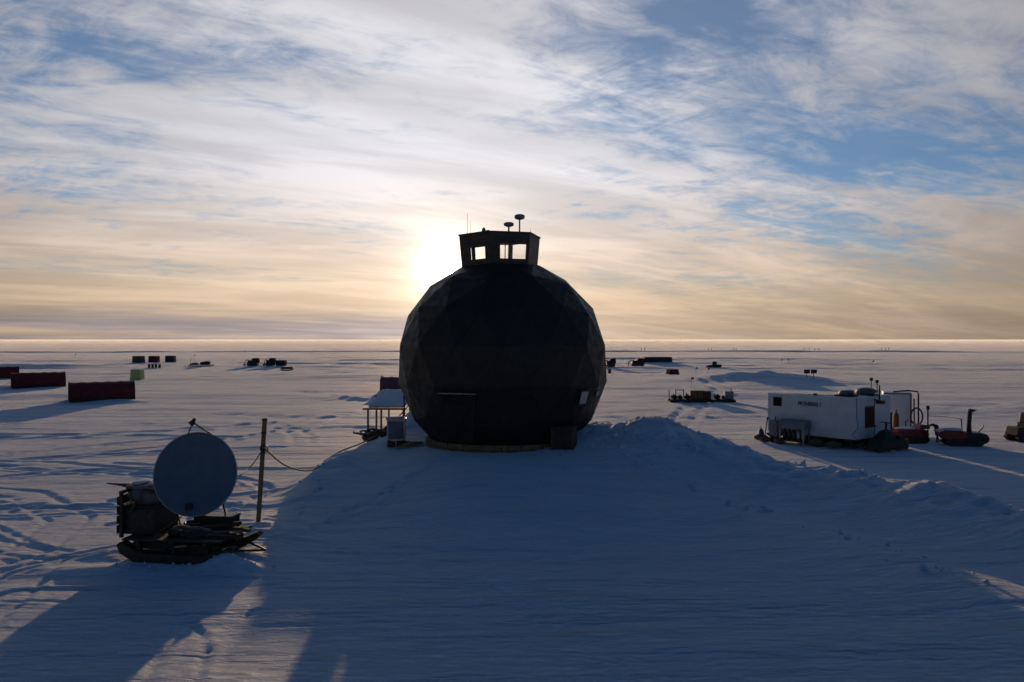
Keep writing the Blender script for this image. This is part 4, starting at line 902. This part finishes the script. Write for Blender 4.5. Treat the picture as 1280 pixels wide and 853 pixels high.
def hut(px, w_px, base, top, m, name, label, cat, group=None, depth=2.4, taper=.92):
    p = gp(px, base); w_ = w_px / K * p.y; H_ = ax_z(top, p.y) - p.z
    t = thing(name, label, cat, p, rnd.uniform(-.1, .1), group)
    MB().box((0, depth / 2, H_ * .48 - .1), (w_, depth, H_ * .96 + .2), taper=(taper, taper)).build('wall', m, t, bevel=.06)
    MB().extrude([(-w_ * .48, -.03, H_ * .93), (w_ * .48, -.03, H_ * .93), (w_ * .40, -.03, H_ * 1.0), (-w_ * .40, -.03, H_ * 1.0)], Vector(), Vector((0, depth + .06, 0))).build('roof', m, t)
    MB().box((w_ * .1, .015, H_ * .4), (w_ * .32, .06, H_ * .75)).build('door', m, t)
    return t
hut(170.3, 12, 453.6, 445.3, M_OLIVE, 'box_tent', 'olive box tent, leftmost of three far dark tents', 'tent', 'far box tents in a row')
hut(190.5, 10.5, 453.2, 445.3, M_MAROON, 'box_tent', 'maroon box tent, middle one of three far dark tents', 'tent', 'far box tents in a row', taper=.98)
hut(211.5, 10.5, 453, 445, M_CHAR, 'box_tent', 'charcoal box tent, rightmost of three far dark tents', 'tent', 'far box tents in a row', taper=.98)
hut(168.5, 13, 475.5, 462, M_GREEN, 'green_tent', 'small yellow-green tent standing alone behind the red tents', 'tent', depth=1.9, taper=.88)
hut(823, 35, 453, 446.5, M_CHAR, 'long_shed', 'long low dark shed far out right of the dome', 'shed', depth=5, taper=.99)
hut(843, 14, 468.5, 461.8, M_MAROON, 'low_tent', 'low dark maroon tent right of the dome, below the long shed', 'tent', depth=2.5, taper=.8)
for k, px in enumerate((186.5, 190.8, 195, 199.5)):
    p = gp(px, 460.3); t = thing('fuel_drum', ['leftmost of four dark fuel drums before the far tents', 'second from left of four dark fuel drums before the far tents', 'third from left of four dark fuel drums before the far tents', 'rightmost of four dark fuel drums before the far tents'][k], 'drum', p, 0, 'fuel drums before the far tents')
    MB().lathe([(.30, -.1), (.30, .3), (.315, .32), (.30, .34), (.30, .62), (.315, .64), (.30, .66), (.30, .9)], 12).build('drum_body', M_CHAR, t); MB().lathe([(.31, .9), (.31, .93)], 12).build('drum_rim', M_STEEL, t)
# ------------------------------------------------------------------ far sleds and vehicles
def far_sled(px0, px1, base, label, loads, name='loaded_sled', stake=None):
    p = gp((px0 + px1) / 2, base); s_ = p.y / K; L = (px1 - px0) * s_
    t = thing(name, label, 'sled', p, rnd.uniform(-.06, .06))
    for y in (-.6, .6): MB().extrude([(x, y - .08, z) for x, z in ((-L / 2, .45), (-L / 2 + .5, .02), (L / 2 - .5, .02), (L / 2, .45), (L / 2 - .5, .2), (-L / 2 + .5, .2))], Vector(), Vector((0, .16, 0))).build('runner', M_BLACK, t)
    MB().box((0, 0, .4), (L * .86, 1.5, .12)).build('deck', M_BLACK, t)
    if stake: MB().tube([((stake - (px0 + px1) / 2) * s_, 0, .3), ((stake - (px0 + px1) / 2) * s_, 0, 2.0)], .06, 6).build('stake', M_BLACK, t)
    for i, (a, b, h, m_, nm, lb, ct) in enumerate(loads):
        q = thing(nm, lb, ct, p + Vector((((a + b) / 2 - (px0 + px1) / 2) * s_, 0, .47)), rnd.uniform(-.1, .1))
        w_ = (b - a) * s_
        if ct in ('bundle',): MB().blob((0, 0, h * .42), (w_ / 2, .6, h * .5), 200 + int(a), .2, 3).build('cover', m_, q, True); MB().tube([(0, -.62 * math.cos(x), h * .42 + h * .54 * math.sin(x)) for x in np.linspace(0, 3.14, 10)], .03, 5).build('strap', M_BLACK, q)
        else: MB().box((0, 0, h * .47), (w_, 1.1, h * .92)).build('crate_body', m_, q, bevel=.03); MB().box((0, 0, h * .97), (w_ + .06, 1.16, h * .06)).build('lid', m_, q)
    return t
far_sled(235, 268, 458.3, 'long low sled with dark load far left of the dome', [(250, 264, .9, M_CHAR, 'dark_bundle', 'dark bundle on the long low sled far left', 'bundle'), (238, 249, .5, M_BLACK, 'flat_bundle', 'flat black bundle on the left end of the long sled', 'bundle')], stake=238)
far_sled(350, 367, 463.6, 'flat dark sled below the far vehicles left of the dome', [(352, 365, .35, M_CHAR, 'low_crate', 'low dark crate on the flat sled left of the dome', 'crate')])
def digger(px, base, label, m=M_CHAR, L=3.6, crate=False):
    p = gp(px, base); t = thing('snow_vehicle', label, 'vehicle', p, rnd.uniform(-.08, .08), 'far snow vehicles')
    tracks(t, L * .8, 1.7, .75)
    MB().hull8([(-L * .36, -.7, .7), (L * .45, -.7, .7), (L * .45, .7, .7), (-L * .36, .7, .7), (-L * .3, -.65, 1.35), (L * .45, -.65, 1.5), (L * .45, .65, 1.5), (-L * .3, .65, 1.35)]).build('hull', m, t, bevel=.05)
    c = MB().hull8([(-.3, -.65, 1.35), (L * .44, -.65, 1.45), (L * .44, .65, 1.45), (-.3, .65, 1.35), (.0, -.6, 1.95), (L * .42, -.6, 2.0), (L * .42, .6, 2.0), (.0, .6, 1.95)]).build('cab', m, t, bevel=.05)
    MB().box((L * .2, -.65, 1.7), (L * .25, .05, .32)).build('pane', M_PANE, c)
    MB().tube([(-L * .2, 0, 1.3), (-L * .42, 0, 1.5), (-L * .56, 0, .9), (-L * .58, 0, .15)], .11, 6).build('boom', m, t); MB().box((-L * .58, 0, .25), (.15, 1.7, .5)).build('blade', M_STEEL, t)
    return t
digger(316, 457.6, 'dark vehicle with front boom far left, standing alone', L=3.6)
digger(338, 457.8, 'dark vehicle with front boom far left, coupled to the box trailer', L=2.8)
hut(350, 11, 457.8, 450.5, M_CHAR, 'box_trailer', 'dark box trailer behind the far snow vehicle on the left', 'trailer', depth=2.2, taper=1.0)
digger(763, 458.5, 'dark vehicle just right of the dome edge', L=2.8)
digger(797, 457.5, 'dark maroon low vehicle left of the long shed', M_MAROON, L=4.4)
t = thing('supply_pile', 'dark peaked supply heap far out above the snow hill', 'heap', gp(894, 459.3)); MB().blob((0, 0, .25), (1.9, .9, .5), 41, .25, 3).build('cover', M_CHAR, t, True); MB().blob((-.2, 0, .8), (.55, .5, .5), 42, .2, 3).build('top_bundle', M_CHAR, t, True)
t = thing('red_drum', 'small red drum at the right edge of the dome far behind', 'drum', gp(762, 467)); MB().lathe([(.32, -.1), (.34, .3), (.32, .35), (.32, .9)], 12).build('drum_body', M_REDP, t); MB().lathe([(.33, .9), (.33, .95)], 12).build('drum_rim', M_STEEL, t)
# twin sign board on the far hill
p = gp(1013, 472.5); t = thing('sign_board', 'twin dark boards on posts right of the far snow hill', 'board', p)
for x in (-.55, .55): MB().box((x, 0, 1.0), (.95, .08, .62)).build('board', M_CHAR, t); MB().box((x, .06, .45), (.09, .09, 1.3)).build('leg', M_WOODD, t)
# cargo line beyond the mound
base_y = 502.5
p = gp(877, base_y); s_ = p.y / K
t = thing('cargo_platform', 'low dark cargo platform with stakes beyond the snow mound', 'platform', p, R(-2))
for y in (-.7, .7): MB().box((0, y, .12), (7.3, .16, .26)).build('skid', M_BLACK, t)
for k in range(12): MB().box((-3.3 + .6 * k, 0, .29 + rnd.uniform(0, .02)), (.52, 1.7, .06), rz=rnd.uniform(-.03, .03)).build('deck_plank', M_WOODD, t)
for px, h in ((837, 1.25), (845, 1.3), (855, 1.3), (858, .9), (893, .85), (914, 1.35)):
    x = (px - 877) * s_; MB().tube([(x, 0, .2), (x + rnd.uniform(-.05, .05), 0, h + .1)], .045, 6).build('stake', M_WOODD, t)
MB().tube([((845 - 877) * s_, 0, 1.32), ((855 - 877) * s_, 0, 1.32)], .035, 5).build('rail', M_WOODD, t)
def crate_at(px, w_, h, m_, name, label, y=0.0, slats=True):
    q = thing(name, label, 'crate', p + Vector(((px - 877) * s_, y, .34)), R(-2))
    MB().box((0, 0, h * .48), (w_, .9, h * .94)).build('crate_body', m_, q, bevel=.015); MB().box((0, 0, h * .97), (w_ + .05, .95, .05)).build('lid', m_, q)
    if slats:
        for x in (-w_ * .42, 0, w_ * .42): MB().box((x, -.47, h * .48), (.09, .04, h * .9)).build('slat', M_WOODD, q)
crate_at(871, 1.6, .95, M_BROWN, 'brown_crate', 'long olive-brown crate on the cargo platform'); crate_at(883.5, .75, .88, M_RUST, 'red_crate', 'rusty orange crate beside the brown crate on the platform')
crate_at(910.5, .95, .85, M_GREY, 'grey_crate', 'grey box at the right end of the cargo platform', slats=False)
for k, (px, s2) in enumerate(((842, .34), (850, .3), (859, .34), (897, .33), (904, .26))):
    q = thing('dark_sack', ['leftmost dark sack on the cargo platform', 'dark sack between the railed stakes on the cargo platform', 'dark sack touching the left of the brown crate', 'dark sack right of the orange crate', 'small dark sack left of the grey box'][k], 'sack', p + Vector(((px - 877) * s_, 0, .33)))
    MB().blob((0, 0, s2 * .6), (s2 * 1.1, s2, s2 * .75), 300 + k, .2, 2).build('sack_body', M_CHAR, q, True); MB().tube([(0, 0, s2 * 1.2), (.03, 0, s2 * 1.6)], [.05, .08], 6).build('tied_neck', M_CHAR, q)
# marker flags on bamboo, dotted over the plain
FL = [(94, 446, 'leftmost marker flag on the far plain, above the red tents'), (243, 447, 'marker flag above the long low sled on the far left'), (306, 441, 'marker flag near the horizon left of the dome'),
      (842, 441.5, 'marker flag near the horizon above the long shed'), (870, 466, 'marker flag beside the low maroon tent'), (885, 467, 'marker flag left of the far snow hill'),
      (977, 454, 'left one of two marker flags above the far snow hill'), (985, 454, 'right one of two marker flags above the far snow hill'), (864, 481, 'low marker flag above the cargo platform'), (1091, 456, 'rightmost marker flag on the far plain above the white container')]
for px, py, lb in FL:
    p = gp(px, py); k_ = p.y / 250; t = thing('marker_flag', lb, 'flag', p, 0, 'marker flags on the plain')
    MB().tube([(0, 0, -.2), (.02, 0, 1.1)], .03, 5).build('stick', M_WOODD, t); MB().hull8([(0, -.01, .75), (.42, .02, .78), (.42, .04, .78), (0, .01, .75), (0, -.01, 1.08), (.4, .0, 1.05), (.4, .02, 1.05), (0, .01, 1.08)]).build('flag_cloth', M_CHAR, t)
ORD = 'leftmost second third fourth fifth sixth seventh eighth ninth tenth eleventh twelfth rightmost'.split()
for k, px in enumerate((802, 806, 886, 890, 918, 921, 1006, 1013, 1020, 1025, 1104, 1109, 1113)):
    y_ = 448 + rnd.uniform(-.4, .4); x_ = ax_x(px, y_); t = thing('marker_pole', ORD[k] + (' from left' if 0 < k < 12 else '') + ' of the tiny marker poles on the far bank right of the dome', 'pole', (x_, y_ + .01 * x_, h1(x_, y_ + .01 * x_) - .2), 0, 'marker poles on the far bank')
    MB().tube([(0, 0, 0), (.03, 0, 1.3 + rnd.uniform(0, .5))], .07, 5).build('stick', M_CHAR, t); MB().box((0, 0, 1.3), (.3, .1, .35)).build('marker_tag', M_CHAR, t)
